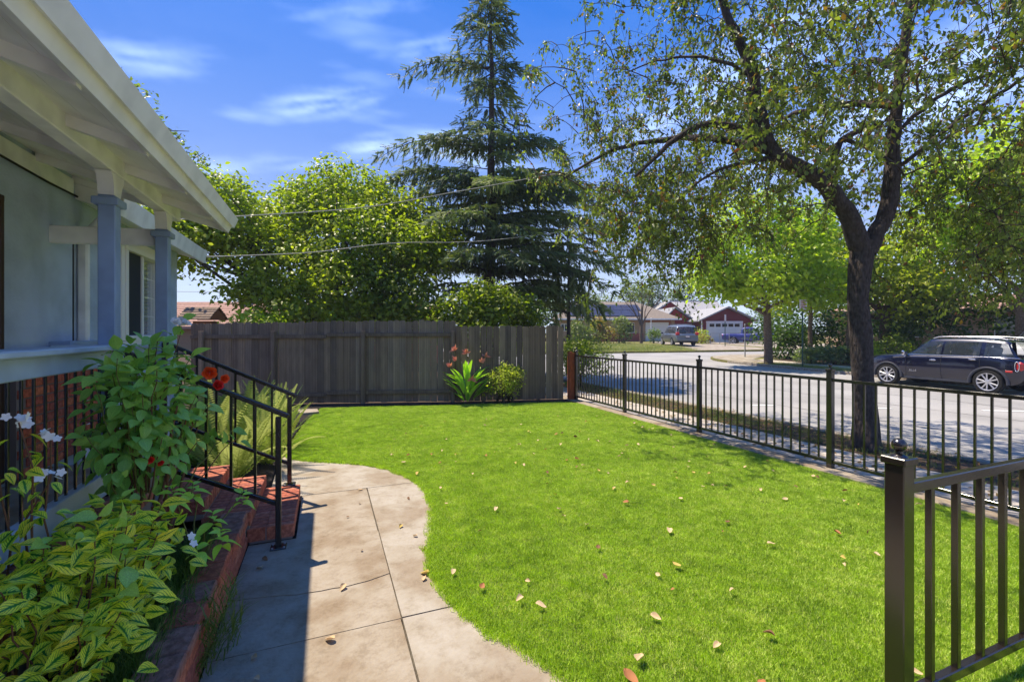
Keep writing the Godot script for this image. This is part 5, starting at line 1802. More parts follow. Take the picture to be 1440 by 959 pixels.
func cabin_pt(c: Dictionary, x: float, t: float, s: float, out := 0.0) -> Vector3:
	var y := lerpf(c.belt - 0.03, lut(c.roof, x), t)
	return Vector3(x, y, s * (lut(c.cab_wide, x) * (1.0 - c.tumble * t - 0.07 * pow(t, 6.0)) + out))


func body_ring(c: Dictionary, x: float, cabin: bool) -> Array:
	var r := []
	for k in 8:
		r.append(cabin_pt(c, x, k / 7.0, 1.0) if cabin else body_pt(c, x, k / 7.0, 1.0))
	var e: Vector3 = r[7]
	for k in range(1, 8):
		var u := 1.0 - 2.0 * k / 8.0
		r.append(Vector3(x, e.y + (1.0 - u * u) * (0.05 if cabin else 0.06) * minf(1.0, e.z), e.z * u))
	for k in 8:
		r.append(cabin_pt(c, x, 1.0 - k / 7.0, -1.0) if cabin else body_pt(c, x, 1.0 - k / 7.0, -1.0))
	return r


func patch(c: Dictionary, x0b: float, x0t: float, x1b: float, x1t: float, t0: float, t1: float, s: float, cabin := true, out := 0.006) -> G:
	var g := G.new()
	var rows := []
	for i in 7:
		var t := lerpf(t0, t1, i / 6.0)
		var line := []
		for k in 9:
			var x := lerpf(lerpf(x0b, x0t, i / 6.0), lerpf(x1b, x1t, i / 6.0), k / 8.0)
			line.append(cabin_pt(c, x, t, s, out) if cabin else body_pt(c, x, t, s, out))
		rows.append(line)
	g.sheet(rows, Vector3.INF, Vector3(0, 0.2, s))
	return g


func wheel(parent: Node, c: Dictionary, x: float, z: float) -> void:
	var r: float = c.wheel_r
	var s := signf(z)
	var o := Node3D.new()
	o.name = "wheel"
	parent.add_child(o, true)
	o.position = Vector3(x, r, z)
	var turn := Basis(Vector3.RIGHT, PI * 0.5 * s)   # the axle points outward
	var g := G.new()
	g.lathe([Vector2(r * 0.62, -0.11), Vector2(r * 0.93, -0.11), Vector2(r, -0.08), Vector2(r, 0.08), Vector2(r * 0.95, 0.105), Vector2(r * 0.74, 0.11), Vector2(r * 0.70, 0.085), Vector2(r * 0.66, 0.02), Vector2(0.0, 0.0)], Vector3.ZERO, 32, turn)
	obj("tyre", g, M.rubber, o)
	g = G.new()
	g.lathe([Vector2(r * 0.735, 0.088), Vector2(r * 0.735, 0.112), Vector2(r * 0.69, 0.104), Vector2(r * 0.66, 0.06)], Vector3.ZERO, 32, turn)
	g.lathe([Vector2(r * 0.20, 0.05), Vector2(r * 0.18, 0.10), Vector2(r * 0.10, 0.108), Vector2(0.0, 0.108)], Vector3.ZERO, 16, turn)
	for k in 5:
		for j in 2:
			var a := TAU * k / 5.0 + (j - 0.5) * 0.30
			var b := TAU * k / 5.0 + (j - 0.5) * 0.52
			g.bar(turn * Vector3(cos(a) * r * 0.14, 0.088, sin(a) * r * 0.14), turn * Vector3(cos(b) * r * 0.71, 0.094, sin(b) * r * 0.71), r * 0.10, 0.03, 0.006, turn * Vector3.UP)
	obj("rim", g, M.alloy, o)


func car(called: String, label: String, category: String, at: Vector3, yaw: float, c: Dictionary, paint: Material) -> Node3D:
	var o := thing(called, label, category, at, yaw)
	var g := G.new()
	var half: float = c.length * 0.5
	var rows := []
	var n := 84
	for i in n + 1:
		rows.append(body_ring(c, lerpf(-half, half, i / float(n)), false))
	g.sheet(rows, Vector3(0, 0.5, 0))
	for e in 2:   # the ends
		var ring: Array = rows[0] if e == 0 else rows[n]
		var m := Vector3(0, 0, 0)
		for p: Vector3 in ring:
			m += p / ring.size()
		for k in ring.size() - 1:
			g.flat(m, ring[k], ring[k + 1], Vector3(-1.0 if e == 0 else 1.0, 0, 0))
	obj("body", g, paint, o)
	g = G.new()
	rows = []
	var x0: float = c.roof[0][0]
	var x1: float = c.roof[-1][0]
	for i in 41:
		var x := lerpf(c.screens[1][1] - 0.04, c.screens[0][1] + 0.04, i / 40.0)
		var ring := []
		for k in 4:
			ring.append(cabin_pt(c, x, 0.85 + 0.05 * k, 1.0))
		var e: Vector3 = ring[3]
		for k in range(1, 8):
			var u := 1.0 - 0.25 * k
			ring.append(Vector3(x, e.y + (1.0 - u * u) * 0.05 * minf(1.0, e.z), e.z * u))
		for k in 4:
			ring.append(cabin_pt(c, x, 1.0 - 0.05 * k, -1.0))
		rows.append(ring)
	g.sheet(rows, Vector3((x0 + x1) * 0.5, c.belt - 0.1, 0))
	obj("roof", g, paint, o)
	for s: float in [-1.0, 1.0]:   # pillars between the panes
		var w: Array = c.windows
		var gaps := [[x1 - 0.01, c.screens[0][1] + 0.02, w[0][0], w[0][1]]]
		for i in w.size() - 1:
			gaps.append([w[i][2], w[i][3], w[i + 1][0], w[i + 1][1]])
		gaps.append([w[-1][2], w[-1][3], x0 + 0.01, c.screens[1][1] - 0.02])
		for q: Array in gaps:
			obj("pillar", patch(c, q[0], q[1], q[2], q[3], 0.0, 0.88, s, true, 0.0), paint, o)
	g = G.new()
	g.box(Vector3((x0 + x1) * 0.5, c.belt - 0.14, 0), Vector3(x1 - x0 - 0.25, 0.10, c.wide[2][1] * 1.65))
	obj("cabin_floor", g, M.rubber, o)
	for sx: float in [x1 - 0.95, x1 - 1.85]:
		for sz: float in [-0.38, 0.38]:
			g = G.new()
			g.box(Vector3(sx, c.belt + 0.05, sz), Vector3(0.14, 0.42, 0.48), 0.05, Basis(Vector3(0, 0, 1), 0.2))
			g.box(Vector3(sx - 0.06, c.belt + 0.34, sz), Vector3(0.09, 0.17, 0.25), 0.04, Basis(Vector3(0, 0, 1), 0.2))
			obj("seat", g, M.seat_cloth, o)
	g = G.new()
	g.box(Vector3(0, c.sill + 0.12, 0), Vector3(c.length - 0.3, 0.20, c.wide[2][1] * 1.7))
	g.box(Vector3(0, c.sill + 0.02, 0), Vector3(c.length * 0.55, 0.10, c.wide[2][1] * 1.5))
	obj("underbody", g, M.rubber, o)
	for s: float in [-1.0, 1.0]:
		for x: float in c.wheels:
			wheel(o, c, x, s * (lut(c.wide, x) - 0.105))
			g = G.new()   # wheel house lining, then the flare round the arch
			var ring := []
			var inner := []
			var flare := []
			var fr := []
			for k in 19:
				var a := PI * (-0.03 + 1.06 * k / 18.0)
				var p := Vector3(x + cos(a) * (c.arch + 0.005), c.wheel_r - 0.02 + sin(a) * (c.arch + 0.005), s * lut(c.wide, x) * 0.96)
				ring.append(p)
				inner.append(Vector3(p.x, p.y, s * (lut(c.wide, x) - 0.32)))
				flare.append(Vector3(x + cos(a) * (c.arch + 0.02), c.wheel_r - 0.02 + sin(a) * (c.arch + 0.02), s * (lut(c.wide, x + cos(a) * c.arch) * 0.965)))
				fr.append(0.042)
			g.sheet([ring, inner], Vector3.INF, Vector3.DOWN)
			obj("wheel_housing", g, M.rubber, o)
			if c.flares:
				g = G.new()
				g.tube(flare, fr, 8)
				obj("wheel_arch", g, M.trim_plastic, o)
		for w: Array in c.windows:
			obj("window", patch(c, w[0], w[1], w[2], w[3], w[4], w[5], s), M.tinted_glass, o)
		for x: float in c.seams:
			obj("door_seam", patch(c, x - 0.006, x - 0.006, x + 0.006, x + 0.006, 0.04, 0.99, s, false, 0.003), M.rubber, o)
		for x: float in c.handles:
			g = G.new()
			var p := body_pt(c, x, 0.80, s, 0.025)
			g.box(p, Vector3(0.17, 0.028, 0.03), 0.01)
			g.box(p - Vector3(0, 0, s * 0.018), Vector3(0.11, 0.055, 0.012), 0.004)
			obj("door_handle", g, M.chrome if c.flares else paint, o)
		g = G.new()
		var mp := cabin_pt(c, c.mirror, 0.10, s, 0.0)
		g.box(mp + Vector3(0, 0.0, s * 0.06), Vector3(0.06, 0.03, 0.14), 0.01)
		g.box(mp + Vector3(0, 0.06, s * 0.17), Vector3(0.10, 0.14, 0.19), 0.045)
		obj("mirror", g, c.mirror_paint, o)
		g = G.new()   # rear lamp: a rounded lens proud of the corner
		var tp: Vector3 = c.tail
		g.box(Vector3(tp.x, tp.y, s * tp.z), c.tail_size, 0.05)
		obj("tail_light", g, M.red_lens, o)
		g = G.new()
		var hp: Vector3 = c.head
		g.box(Vector3(hp.x, hp.y, s * hp.z), c.head_size, 0.06)
		obj("headlight", g, M.clear_lens, o)
	# windscreen and rear window, on the end slopes of the cabin
	for e in 2:
		var w: Array = c.screens[e]
		g = G.new()
		var lines := []
		for i in 7:
			var x := lerpf(w[0], w[1], i / 6.0)
			var a := cabin_pt(c, x, 1.0, 1.0)
			var line := []
			for k in 9:
				var u := 0.90 * (1.0 - 2.0 * k / 8.0)
				line.append(Vector3(x, a.y + (1.0 - u * u) * 0.05 * minf(1.0, a.z) + 0.004, a.z * u) + Vector3(0.008 if e == 0 else -0.008, 0, 0))
			lines.append(line)
		g.sheet(lines, Vector3.INF, Vector3(1.0 if e == 0 else -1.0, 0.4, 0))
		obj("windscreen" if e == 0 else "rear_window", g, M.tinted_glass, o)
	return o


func cars() -> void:
	# the dark blue car parked across the street
	var c := {
		"length": 4.10, "sill": 0.26, "belt": 1.03, "wheels": [1.28, -1.31], "wheel_r": 0.335, "arch": 0.40, "flares": true, "tumble": 0.16, "mirror": 0.72, "mirror_paint": M.chrome,
		"under": [[-2.05, 0.55], [-1.95, 0.36], [-1.75, 0.27], [1.75, 0.25], [1.95, 0.32], [2.05, 0.45]],
		"top": [[-2.05, 0.84], [-1.98, 0.97], [-1.75, 1.04], [-0.5, 1.045], [0.75, 1.02], [1.2, 1.0], [1.7, 0.94], [1.92, 0.85], [2.05, 0.62]],
		"wide": [[-2.05, 0.66], [-1.93, 0.80], [-1.6, 0.885], [0.0, 0.90], [1.4, 0.885], [1.8, 0.80], [1.97, 0.66], [2.05, 0.50]],
		"roof": [[-1.98, 1.02], [-1.90, 1.22], [-1.80, 1.40], [-1.6, 1.485], [-1.0, 1.53], [-0.2, 1.535], [0.15, 1.50], [0.40, 1.38], [0.68, 1.19], [0.95, 1.02]],
		"cab_wide": [[-1.98, 0.76], [-1.6, 0.83], [0.0, 0.845], [0.6, 0.83], [0.95, 0.78]],
		"windows": [[0.72, 0.27, -0.18, -0.21, 0.09, 0.86], [-0.24, -0.27, -1.10, -1.12, 0.09, 0.86], [-1.20, -1.22, -1.86, -1.66, 0.09, 0.82]],
		"seams": [0.72, -0.22, -1.14], "handles": [-0.02, -0.98], "tail": Vector3(-1.93, 0.80, 0.735), "tail_size": Vector3(0.16, 0.25, 0.17), "head": Vector3(1.80, 0.80, 0.66), "head_size": Vector3(0.32, 0.24, 0.20),
		"screens": [[0.90, 0.28], [-1.96, -1.68]]}
	var o := car("parked_car", "dark navy blue small car with chrome trim parked across the street at the right", "car", Vector3(18.32, -0.11, -8.34), PI * 0.5 - 0.05, c, M.car_navy)
	for s: float in [-1.0, 1.0]:
		var line := []
		var rail := []
		for i in 15:
			line.append(cabin_pt(c, lerpf(0.92, -1.95, i / 14.0), 0.035, s, 0.004) + Vector3(0, 0.012, s * 0.012))
			var p := cabin_pt(c, lerpf(0.12, -1.60, i / 14.0), 1.0, s * 0.90)
			rail.append(p + Vector3(0, 0.035 + (0.0 if i in [0, 14] else 0.03), 0))
		var g := G.new()
		g.tube(line, taper(0.013, 0.013, 15), 6)
		obj("chrome_strip", g, M.chrome, o)
		g = G.new()
		g.tube(rail, taper(0.017, 0.017, 15), 6)
		obj("roof_rail", g, M.alloy, o)
		g = G.new()   # side vent with a bright bar between wheel and door
		g.bar(body_pt(c, 0.76, 0.92, s, 0.008), body_pt(c, 1.10, 0.74, s, 0.008), 0.02, 0.05, 0.006)
		obj("side_vent", g, M.chrome, o)
		bx("marker_light", body_pt(c, -1.76, 0.50, s, 0.010), Vector3(0.15, 0.05, 0.02), M.red_lens, o, 0.006)
		bx("marker_light", body_pt(c, 1.86, 0.45, s, 0.015), Vector3(0.10, 0.07, 0.03), M.orange_lens, o, 0.006)
		g = G.new()
		g.box(body_pt(c, 0.0, 0.05, s, 0.0), Vector3(1.75, 0.09, 0.03), 0.01)
		obj("sill_trim", g, M.trim_plastic, o)
		var t := TextMesh.new()   # the small badge on the front door
		t.font = SystemFont.new()
		t.font.font_names = PackedStringArray(["Droid Sans"])
		t.text = "ALL4"
		t.font_size = 16
		t.pixel_size = 0.0058
		t.depth = 0.006
		put("badge", t, M.alloy, o, Transform3D(Basis(Vector3.UP, 0.0 if s > 0 else PI), body_pt(c, 0.52, 0.34, s, 0.012)))
		var ring := G.new()   # bright surround of the rear lamp
		var pts := []
		for k in 21:
			var a := TAU * k / 20.0
			pts.append(Vector3(-1.90 + 0.075 * cos(a) * 0.6, 0.80 + 0.135 * sin(a), s * 0.825))
		ring.tube(pts, taper(0.012, 0.012, 21), 6, false)
		obj("lamp_ring", ring, M.chrome, o)
	bx("bumper", Vector3(-1.98, 0.48, 0), Vector3(0.16, 0.20, 1.40), M.trim_plastic, o, 0.05)
	bx("number_plate", Vector3(-2.05, 0.66, 0), Vector3(0.02, 0.15, 0.31), M.sign_white, o, 0.004)
	# the pale car on a drive behind it
	var v := c.duplicate(true)
	v.flares = false
	v.mirror_paint = M.car_white
	car("parked_car", "white car on the driveway behind the dark blue car, mostly hidden by it", "car", Vector3(24.6, 0.22, -8.2), -0.12 + PI, v, M.car_white)
	# the silver minivan
	v = {
		"length": 5.1, "sill": 0.28, "belt": 1.02, "wheels": [1.6, -1.4], "wheel_r": 0.34, "arch": 0.40, "flares": false, "tumble": 0.13, "mirror": 1.15, "mirror_paint": M.trim_plastic,
		"under": [[-2.55, 0.45], [-2.4, 0.32], [2.3, 0.27], [2.55, 0.42]],
		"top": [[-2.55, 0.86], [-2.45, 0.98], [-2.0, 1.03], [1.2, 1.0], [1.9, 0.92], [2.35, 0.76], [2.55, 0.55]],
		"wide": [[-2.55, 0.88], [-2.3, 0.95], [0.0, 0.98], [1.8, 0.94], [2.3, 0.80], [2.55, 0.60]],
		"roof": [[-2.50, 1.00], [-2.42, 1.30], [-2.28, 1.58], [-2.0, 1.70], [-0.6, 1.75], [0.3, 1.70], [0.9, 1.42], [1.5, 1.02]],
		"cab_wide": [[-2.50, 0.90], [-2.0, 0.93], [0.6, 0.93], [1.5, 0.86]],
		"windows": [[1.15, 0.55, 0.30, 0.25, 0.10, 0.86], [0.22, 0.20, -0.95, -0.95, 0.10, 0.86], [-1.05, -1.05, -2.25, -2.05, 0.10, 0.84]],
		"seams": [1.2, 0.26, -1.0], "handles": [0.42, -0.1], "tail": Vector3(-2.44, 1.02, 0.80), "tail_size": Vector3(0.22, 0.26, 0.30), "head": Vector3(2.26, 0.72, 0.66), "head_size": Vector3(0.3, 0.18, 0.3),
		"screens": [[1.42, 0.42], [-2.475, -2.26]]}
	o = car("minivan", "silver minivan with its tail towards the street, parked on the bungalow driveway", "minivan", Vector3(29.1, 0.47, -32.6), PI * 0.5 - 0.42, v, M.car_silver)
	for s: float in [-1.0, 1.0]:
		bx("roof_rail", Vector3(-0.8, 1.80, s * 0.70), Vector3(2.3, 0.04, 0.04), M.trim_plastic, o, 0.01)
	bx("cross_bar", Vector3(-0.2, 1.84, 0), Vector3(0.06, 0.03, 1.45), M.alloy, o)
	bx("cross_bar", Vector3(-1.4, 1.84, 0), Vector3(0.06, 0.03, 1.45), M.alloy, o)
	bx("bumper", Vector3(-2.50, 0.52, 0), Vector3(0.18, 0.26, 1.75), M.car_silver, o, 0.06)
	bx("number_plate", Vector3(-2.575, 0.78, 0), Vector3(0.02, 0.15, 0.31), M.sign_white, o)
	# the blue pickup
	v = {
		"length": 4.9, "sill": 0.42, "belt": 1.06, "wheels": [1.55, -1.45], "wheel_r": 0.37, "arch": 0.45, "flares": false, "tumble": 0.14, "mirror": 0.95, "mirror_paint": M.trim_plastic,
		"under": [[-2.45, 0.55], [-2.2, 0.46], [2.2, 0.42], [2.45, 0.48]],
		"top": [[-2.45, 1.04], [-2.3, 1.05], [-0.5, 1.05], [0.9, 1.06], [1.6, 1.04], [2.25, 0.98], [2.45, 0.80]],
		"wide": [[-2.45, 0.85], [-2.3, 0.88], [0.0, 0.89], [1.9, 0.87], [2.3, 0.82], [2.45, 0.72]],
		"roof": [[-0.78, 1.04], [-0.72, 1.38], [-0.62, 1.60], [-0.3, 1.68], [0.2, 1.66], [0.55, 1.45], [1.1, 1.05]],
		"cab_wide": [[-0.78, 0.80], [0.0, 0.82], [1.1, 0.78]],
		"windows": [[0.88, 0.42, 0.05, 0.05, 0.12, 0.86], [-0.02, -0.02, -0.64, -0.58, 0.12, 0.84]],
		"seams": [0.95, 0.0], "handles": [0.12], "tail": Vector3(-2.38, 0.88, 0.80), "tail_size": Vector3(0.14, 0.26, 0.12), "head": Vector3(2.32, 0.84, 0.68), "head_size": Vector3(0.2, 0.2, 0.28),
		"screens": [[1.04, 0.42], [-0.765, -0.66]]}
	o = car("pickup_truck", "blue pickup truck standing before the red house garage", "pickup truck", Vector3(38.5, 0.40, -33.1), -0.95, v, M.car_blue)
	bx("bed_liner", Vector3(-1.6, 1.078, 0), Vector3(1.5, 0.06, 1.45), M.rubber, o, 0.0)
	bx("bumper", Vector3(2.46, 0.55, 0), Vector3(0.14, 0.22, 1.6), M.chrome, o, 0.03)


func street_furniture() -> void:
	var g := G.new()
	var s := thing("street_sign", "small pale parking sign on a green post across the street", "sign", Vector3(19.75, 0.09, -14.25), FACING)
	g.tube([Vector3(0, 0, 0), Vector3(0, 3.0, 0)], [0.032, 0.032], 8)
	obj("post", g, M.sign_green, s)
	var p := bx("sign_plate", Vector3(0, 2.76, 0.045), Vector3(0.34, 0.46, 0.012), M.sign_white, s, 0.004)
	for k in 4:
		bx("sign_print", Vector3(0, 0.15 - 0.085 * k, 0.008), Vector3(0.24 - 0.04 * (k % 2), 0.03, 0.004), M.sign_red, p)
	s = thing("marker_post", "thin grey metal post on the corner pavement", "post", Vector3(22.41, 0.19, -19.63), FACING)
	g = G.new()
	g.tube([Vector3(0, 0, 0), Vector3(0, 1.85, 0)], [0.035, 0.035], 8)
	obj("post", g, M.galvanised, s)
	bx("cap", Vector3(0, 1.87, 0), Vector3(0.09, 0.06, 0.09), M.galvanised, s, 0.015)
	s = thing("signpost", "thin dark signpost with a narrow white plate before the red house", "sign", Vector3(31.7, 0.40, -29.79), FACING)
	g = G.new()
	g.tube([Vector3(0, 0, 0), Vector3(0, 2.75, 0)], [0.035, 0.035], 8)
	obj("post", g, M.sign_green, s)
	bx("sign_plate", Vector3(0, 2.45, 0.05), Vector3(0.14, 0.55, 0.012), M.sign_white, s)
	s = thing("lamp_pole", "slim white pole on the dry lawn before the bungalow garage", "pole", Vector3(31.0, 0.6, -38.6), FACING)
	g = G.new()
	g.tube([Vector3(0, 0, 0), Vector3(0, 2.4, 0)], [0.04, 0.04], 8)
	obj("post", g, M.white_paint, s)
	bx("finial", Vector3(0, 2.44, 0), Vector3(0.12, 0.10, 0.12), M.white_paint, s, 0.03)
	# wire fence beside the red house drive
	s = thing("wire_fence", "low wire mesh fence beside the driveway of the red house", "fence", Vector3(33.9, 0.42, -33.6), FACING)
	for k in 3:
		bx("post", Vector3(k * 0.9, 0.55, 0), Vector3(0.05, 1.1, 0.05), M.galvanised, s)
	bx("top_rail", Vector3(0.9, 1.08, 0), Vector3(1.9, 0.04, 0.04), M.galvanised, s)
	for k in 9:
		bx("wire", Vector3(0.9, 0.12 * k + 0.1, 0.0), Vector3(1.8, 0.008, 0.008), M.galvanised, s)
	# a wooden prop leaning beside the front bushes
	s = thing("leaning_board", "pale wooden pole leaning beside the yellow and orange bush", "pole", Vector3(24.9, 0.55, -36.7), FACING)
	g = G.new()
	g.bar(Vector3(-0.35, 1.5, 0), Vector3(0.55, 0.0, 0.15), 0.07, 0.05, 0.01)
	obj("pole", g, M.redwood, s)
	# the shingled bird house over the fence
	s = thing("bird_house", "weathered bird house with a slatted roof on a post behind the board fence", "bird house", Vector3(-2.84, 0.0, -13.6), FACING)
	bx("post", Vector3(0.22, 0.95, 0), Vector3(0.08, 1.9, 0.08), M.redwood, s)
	bx("box", Vector3(0.05, 1.78, 0), Vector3(0.42, 0.24, 0.28), M.brown_trim, s)
	for f: float in [-1.0, 1.0]:
		for k in 5:
			bx("roof_slat", Vector3(0, 2.22 - 0.062 * k, f * (0.05 + 0.075 * k)), Vector3(0.84 - rnd(0, 0.03), 0.014, 0.105), M["grey_board_%d" % (k % 3)], s, 0.002, Basis(Vector3.RIGHT, f * 0.55))
	g = G.new()
	slab_z(g, [Vector2(-0.34, 1.93), Vector2(0.34, 1.93), Vector2(0, 2.2)], 0.0, -0.02)
	var gb := obj("gable", g, M.brown_trim, s)
	gb.transform = Transform3D(Basis(Vector3.UP, PI * 0.5), Vector3(0.38, 0, 0))


# ---------------------------------------------------------------- plants of the flower bed, ferns, flowers at the fence

func stem_path(parent: Node, a: Vector3, b: Vector3, sag: float, r: float, mat: Material) -> Array:
	var p := bend(a, b, sag, 6, 0.05)
	var g := G.new()
	g.tube(p, taper(r, r * 0.4, 7), 6)
	obj("stem", g, mat, parent)
	return p


func five_petal(size: float) -> ArrayMesh:
	var key := "five%s" % size
	if not shared.has(key):
		var g := G.new()
		for k in 5:
			var turn := Basis(Vector3(0, 0, 1), TAU * k / 5.0 + 0.1)
			var rows := []
			for i in 5:
				var t := i / 4.0
				var w := 0.40 * sin(PI * (0.12 + 0.80 * t)) * size
				rows.append([turn * Vector3(-w, t * size, 0.05 * size * t), turn * Vector3(0, t * size, 0.12 * size * t), turn * Vector3(w, t * size, 0.05 * size * t)])
			g.sheet(rows, Vector3.INF, Vector3(0, 0, 1))
		shared[key] = g.mesh()
	return shared[key]


func rose(size: float) -> ArrayMesh:
	var g := G.new()
	for layer in 3:
		for k in 5:
			var turn := Basis(Vector3(0, 0, 1), TAU * (k + 0.37 * layer) / 5.0)
			var rows := []
			var open: float = [1.1, 0.7, 0.3][layer]
			for i in 5:
				var t := i / 4.0
				var w := 0.46 * size * sin(PI * (0.1 + 0.72 * t))
				var a := open * t
				var y := sin(a) * size * (0.95 - 0.15 * layer)
				var z := (1.0 - cos(a)) * size * 0.2 + t * size * (0.25 + 0.2 * layer)
				rows.append([turn * Vector3(-w, y, z + w * 0.5), turn * Vector3(0, y + 0.06 * size, z), turn * Vector3(w, y, z + w * 0.5)])
			g.sheet(rows, Vector3.INF, Vector3(0, 0, 1))
	return g.mesh()


func front_plants() -> void:
	# the yellowing shrub nearest the camera
	var sizes := [leaf_mesh("bed_a", 0.090, 0.052, 0.35, 0.40, 6), leaf_mesh("bed_b", 0.074, 0.045, 0.40, 0.30, 6), leaf_mesh("bed_c", 0.102, 0.054, 0.30, 0.6, 6)]
	var o := Vector3(-0.90, 0.19, -2.45)
	var t := thing("yellowing_shrub", "leafy shrub with yellow leaves veined in green at the lower left", "shrub", o)
	var tips := []
	while tips.size() < 44:
		var p := Vector3(rnd(-1.12, -0.66), rnd(0.34, 1.0), rnd(-3.0, -1.95))
		var top := 0.66 + 0.30 * sin((p.z + 3.2) * 1.6) * (1.0 if p.x < -0.8 else 0.75)
		if p.y > top:
			continue
		tips.append(p)
	var count := 0
	for p: Vector3 in tips:
		var a := Vector3(lerpf(p.x, -0.92, 0.6), 0.17, lerpf(p.z, -2.45, 0.35)) - o
		var path := stem_path(t, a, p - o, 0.03, 0.0045, M.brown_stem)
		var d := ((p - o) - a).normalized() + Vector3(0.45, 0.1, 0.35)
		var turn := rnd(0, TAU)
		var n := 7
		for k in n:
			if count >= 300:
				break
			var f := 1.0 - 0.075 * (k / 2)
			var q: Vector3 = a.lerp(p - o, f) if k < 2 else (path[6] as Vector3).lerp(path[4], (k / 2) / 4.0)
			var ang := turn + (k % 2) * PI + (k / 2) * 1.9
			var out := Vector3(cos(ang), 0.35 - 0.18 * (k / 2), sin(ang)).normalized()
			var m: Material = M["yellowing_%d" % rng.randi_range(0, 2)]
			if k < 2 and rng.randf() < 0.35 or rng.randf() < 0.10:
				m = M["green_leaf_2"]
			put("leaf", sizes[rng.randi_range(0, 2)], m, t, leaf_xf(q, out + d * 0.25 + rv(0.15), Vector3(0.45, 0.75, 0.25) + out * 0.45 + rv(0.6), rnd(0.6, 1.2)))
			count += 1
	var xf := []
	var cols := []
	while xf.size() < 560:   # the leaves deeper in the shrub
		var p: Vector3 = tips[rng.randi_range(0, 43)] + Vector3(rnd(-0.10, 0.07), rnd(-0.42, -0.01), rnd(-0.10, 0.08))
		if p.y < 0.22:
			continue
		var ang := rnd(0, TAU)
		var out := Vector3(cos(ang), rnd(-0.3, 0.4), sin(ang))
		xf.append(leaf_xf(p - o, out, Vector3(0.55, 0.75, 0.3) + out * 0.25 + rv(0.35), rnd(0.7, 1.1)))
		cols.append(Color.WHITE)
	scatter("foliage", sizes[0], M.yellowing_0, xf, cols, t)
	for p: Vector3 in [Vector3(-0.64, 0.60, -2.75), Vector3(-1.05, 0.50, -2.02)]:
		for k in 2:
			put("flower", five_petal(0.022), M.petal_white, t, leaf_xf(p - o + rv(0.02), rv(), Vector3(0.5, 0.8, 0.7) + rv(0.3), 1.0))
	# the tall white-flowered stem at the left edge
	o = Vector3(-1.06, 0.19, -2.30)
	t = thing("white_flower_plant", "tall thin stem with white flowers and rounded yellow leaves at the left edge", "plant", o)
	var heads := [Vector3(-1.04, 1.30, -2.24), Vector3(-1.0, 1.22, -2.36), Vector3(-0.98, 1.08, -2.30), Vector3(-1.12, 1.18, -2.28)]
	for i in 4:
		var h: Vector3 = heads[i]
		var path := stem_path(t, Vector3(rnd(-0.03, 0.03), 0, rnd(-0.05, 0.05)), h - o, 0.0, 0.006, M.brown_stem)
		if i < 3:
			for k in 6:
				put("flower", five_petal(0.018), M.petal_white, t, leaf_xf(h - o + Vector3(rnd(-0.03, 0.03), rnd(-0.01, 0.025), rnd(-0.035, 0.035)), rv(), Vector3(0.5, 0.7, 0.8) + rv(0.4), rnd(0.85, 1.15)))
		for k in 16:
			var q: Vector3 = (path[2] as Vector3).lerp(path[6], rnd(0.15, 1.0))
			var ang := rnd(0, TAU)
			var out := Vector3(cos(ang), rnd(-0.9, 0.1), sin(ang)).normalized()
			put("leaf", sizes[1], M["yellowing_%d" % rng.randi_range(0, 2)], t, leaf_xf(q + out * 0.03, out, Vector3.UP + out * 0.5 + rv(0.2), rnd(0.7, 1.0)))
	# the green rose bush beside the steps
	o = Vector3(-1.0, 0.19, -3.30)
	t = thing("rose_bush", "tall green rose bush with orange and red blooms in front of the porch post", "shrub", o)
	count = 0
	var broad := [leaf_mesh("rose_a", 0.104, 0.068, 0.25, 0.40, 6), leaf_mesh("rose_b", 0.084, 0.056, 0.30, 0.28, 6)]
	var ends := []
	while ends.size() < 46:
		var d := rv().normalized() * pow(rng.randf(), 0.4)
		var p := Vector3(-0.97, 1.20, -3.34) + d * Vector3(0.30, 0.47, 0.42)
		if p.x < -1.28:
			continue
		ends.append(p)
	ends.append_array([Vector3(-0.60, 0.95, -3.70), Vector3(-0.56, 0.90, -3.66), Vector3(-0.86, 1.70, -3.56), Vector3(-0.95, 1.60, -3.3)])
	for i in 6:
		stem_path(t, Vector3(rnd(-0.10, 0.12), 0, rnd(-0.12, 0.12)), Vector3(rnd(-0.2, 0.25), rnd(0.8, 1.2), rnd(-0.25, 0.2)), 0.0, 0.012, M.brown_stem)
	for p: Vector3 in ends:
		var a := Vector3(-1.0, 0.75, -3.30) + (p - Vector3(-1.0, 1.2, -3.3)) * Vector3(0.4, 0.5, 0.4)
		stem_path(t, a - o, p - o, 0.03, 0.005, M.green_stem if rng.randf() < 0.6 else M.brown_stem)
		var d := (p - Vector3(-1.05, 1.0, -3.35)).normalized()
		d = (d + Vector3(0.3, 0, 0.25)).normalized()
		var side := d.cross(Vector3.UP).normalized()
		for k in 6:   # leaflets stand in pairs with one at the tip
			if count >= 296:
				break
			var out := d if k == 0 else (side * (1.0 if k % 2 == 0 else -1.0) + d * 0.4).normalized()
			out = (out + rv(0.28) - Vector3.UP * rnd(0.1, 0.6)).normalized()
			var q := p - d * 0.055 * ((k + 1) / 2) + rv(0.012)
			put("leaf", broad[rng.randi_range(0, 1)], M["green_leaf_%d" % rng.randi_range(0, 2)], t, leaf_xf(q - o, out, Vector3(0.45, 0.7, 0.25) + d * 0.6 + rv(0.35), rnd(0.72, 1.15)))
			count += 1
	xf = []
	cols = []
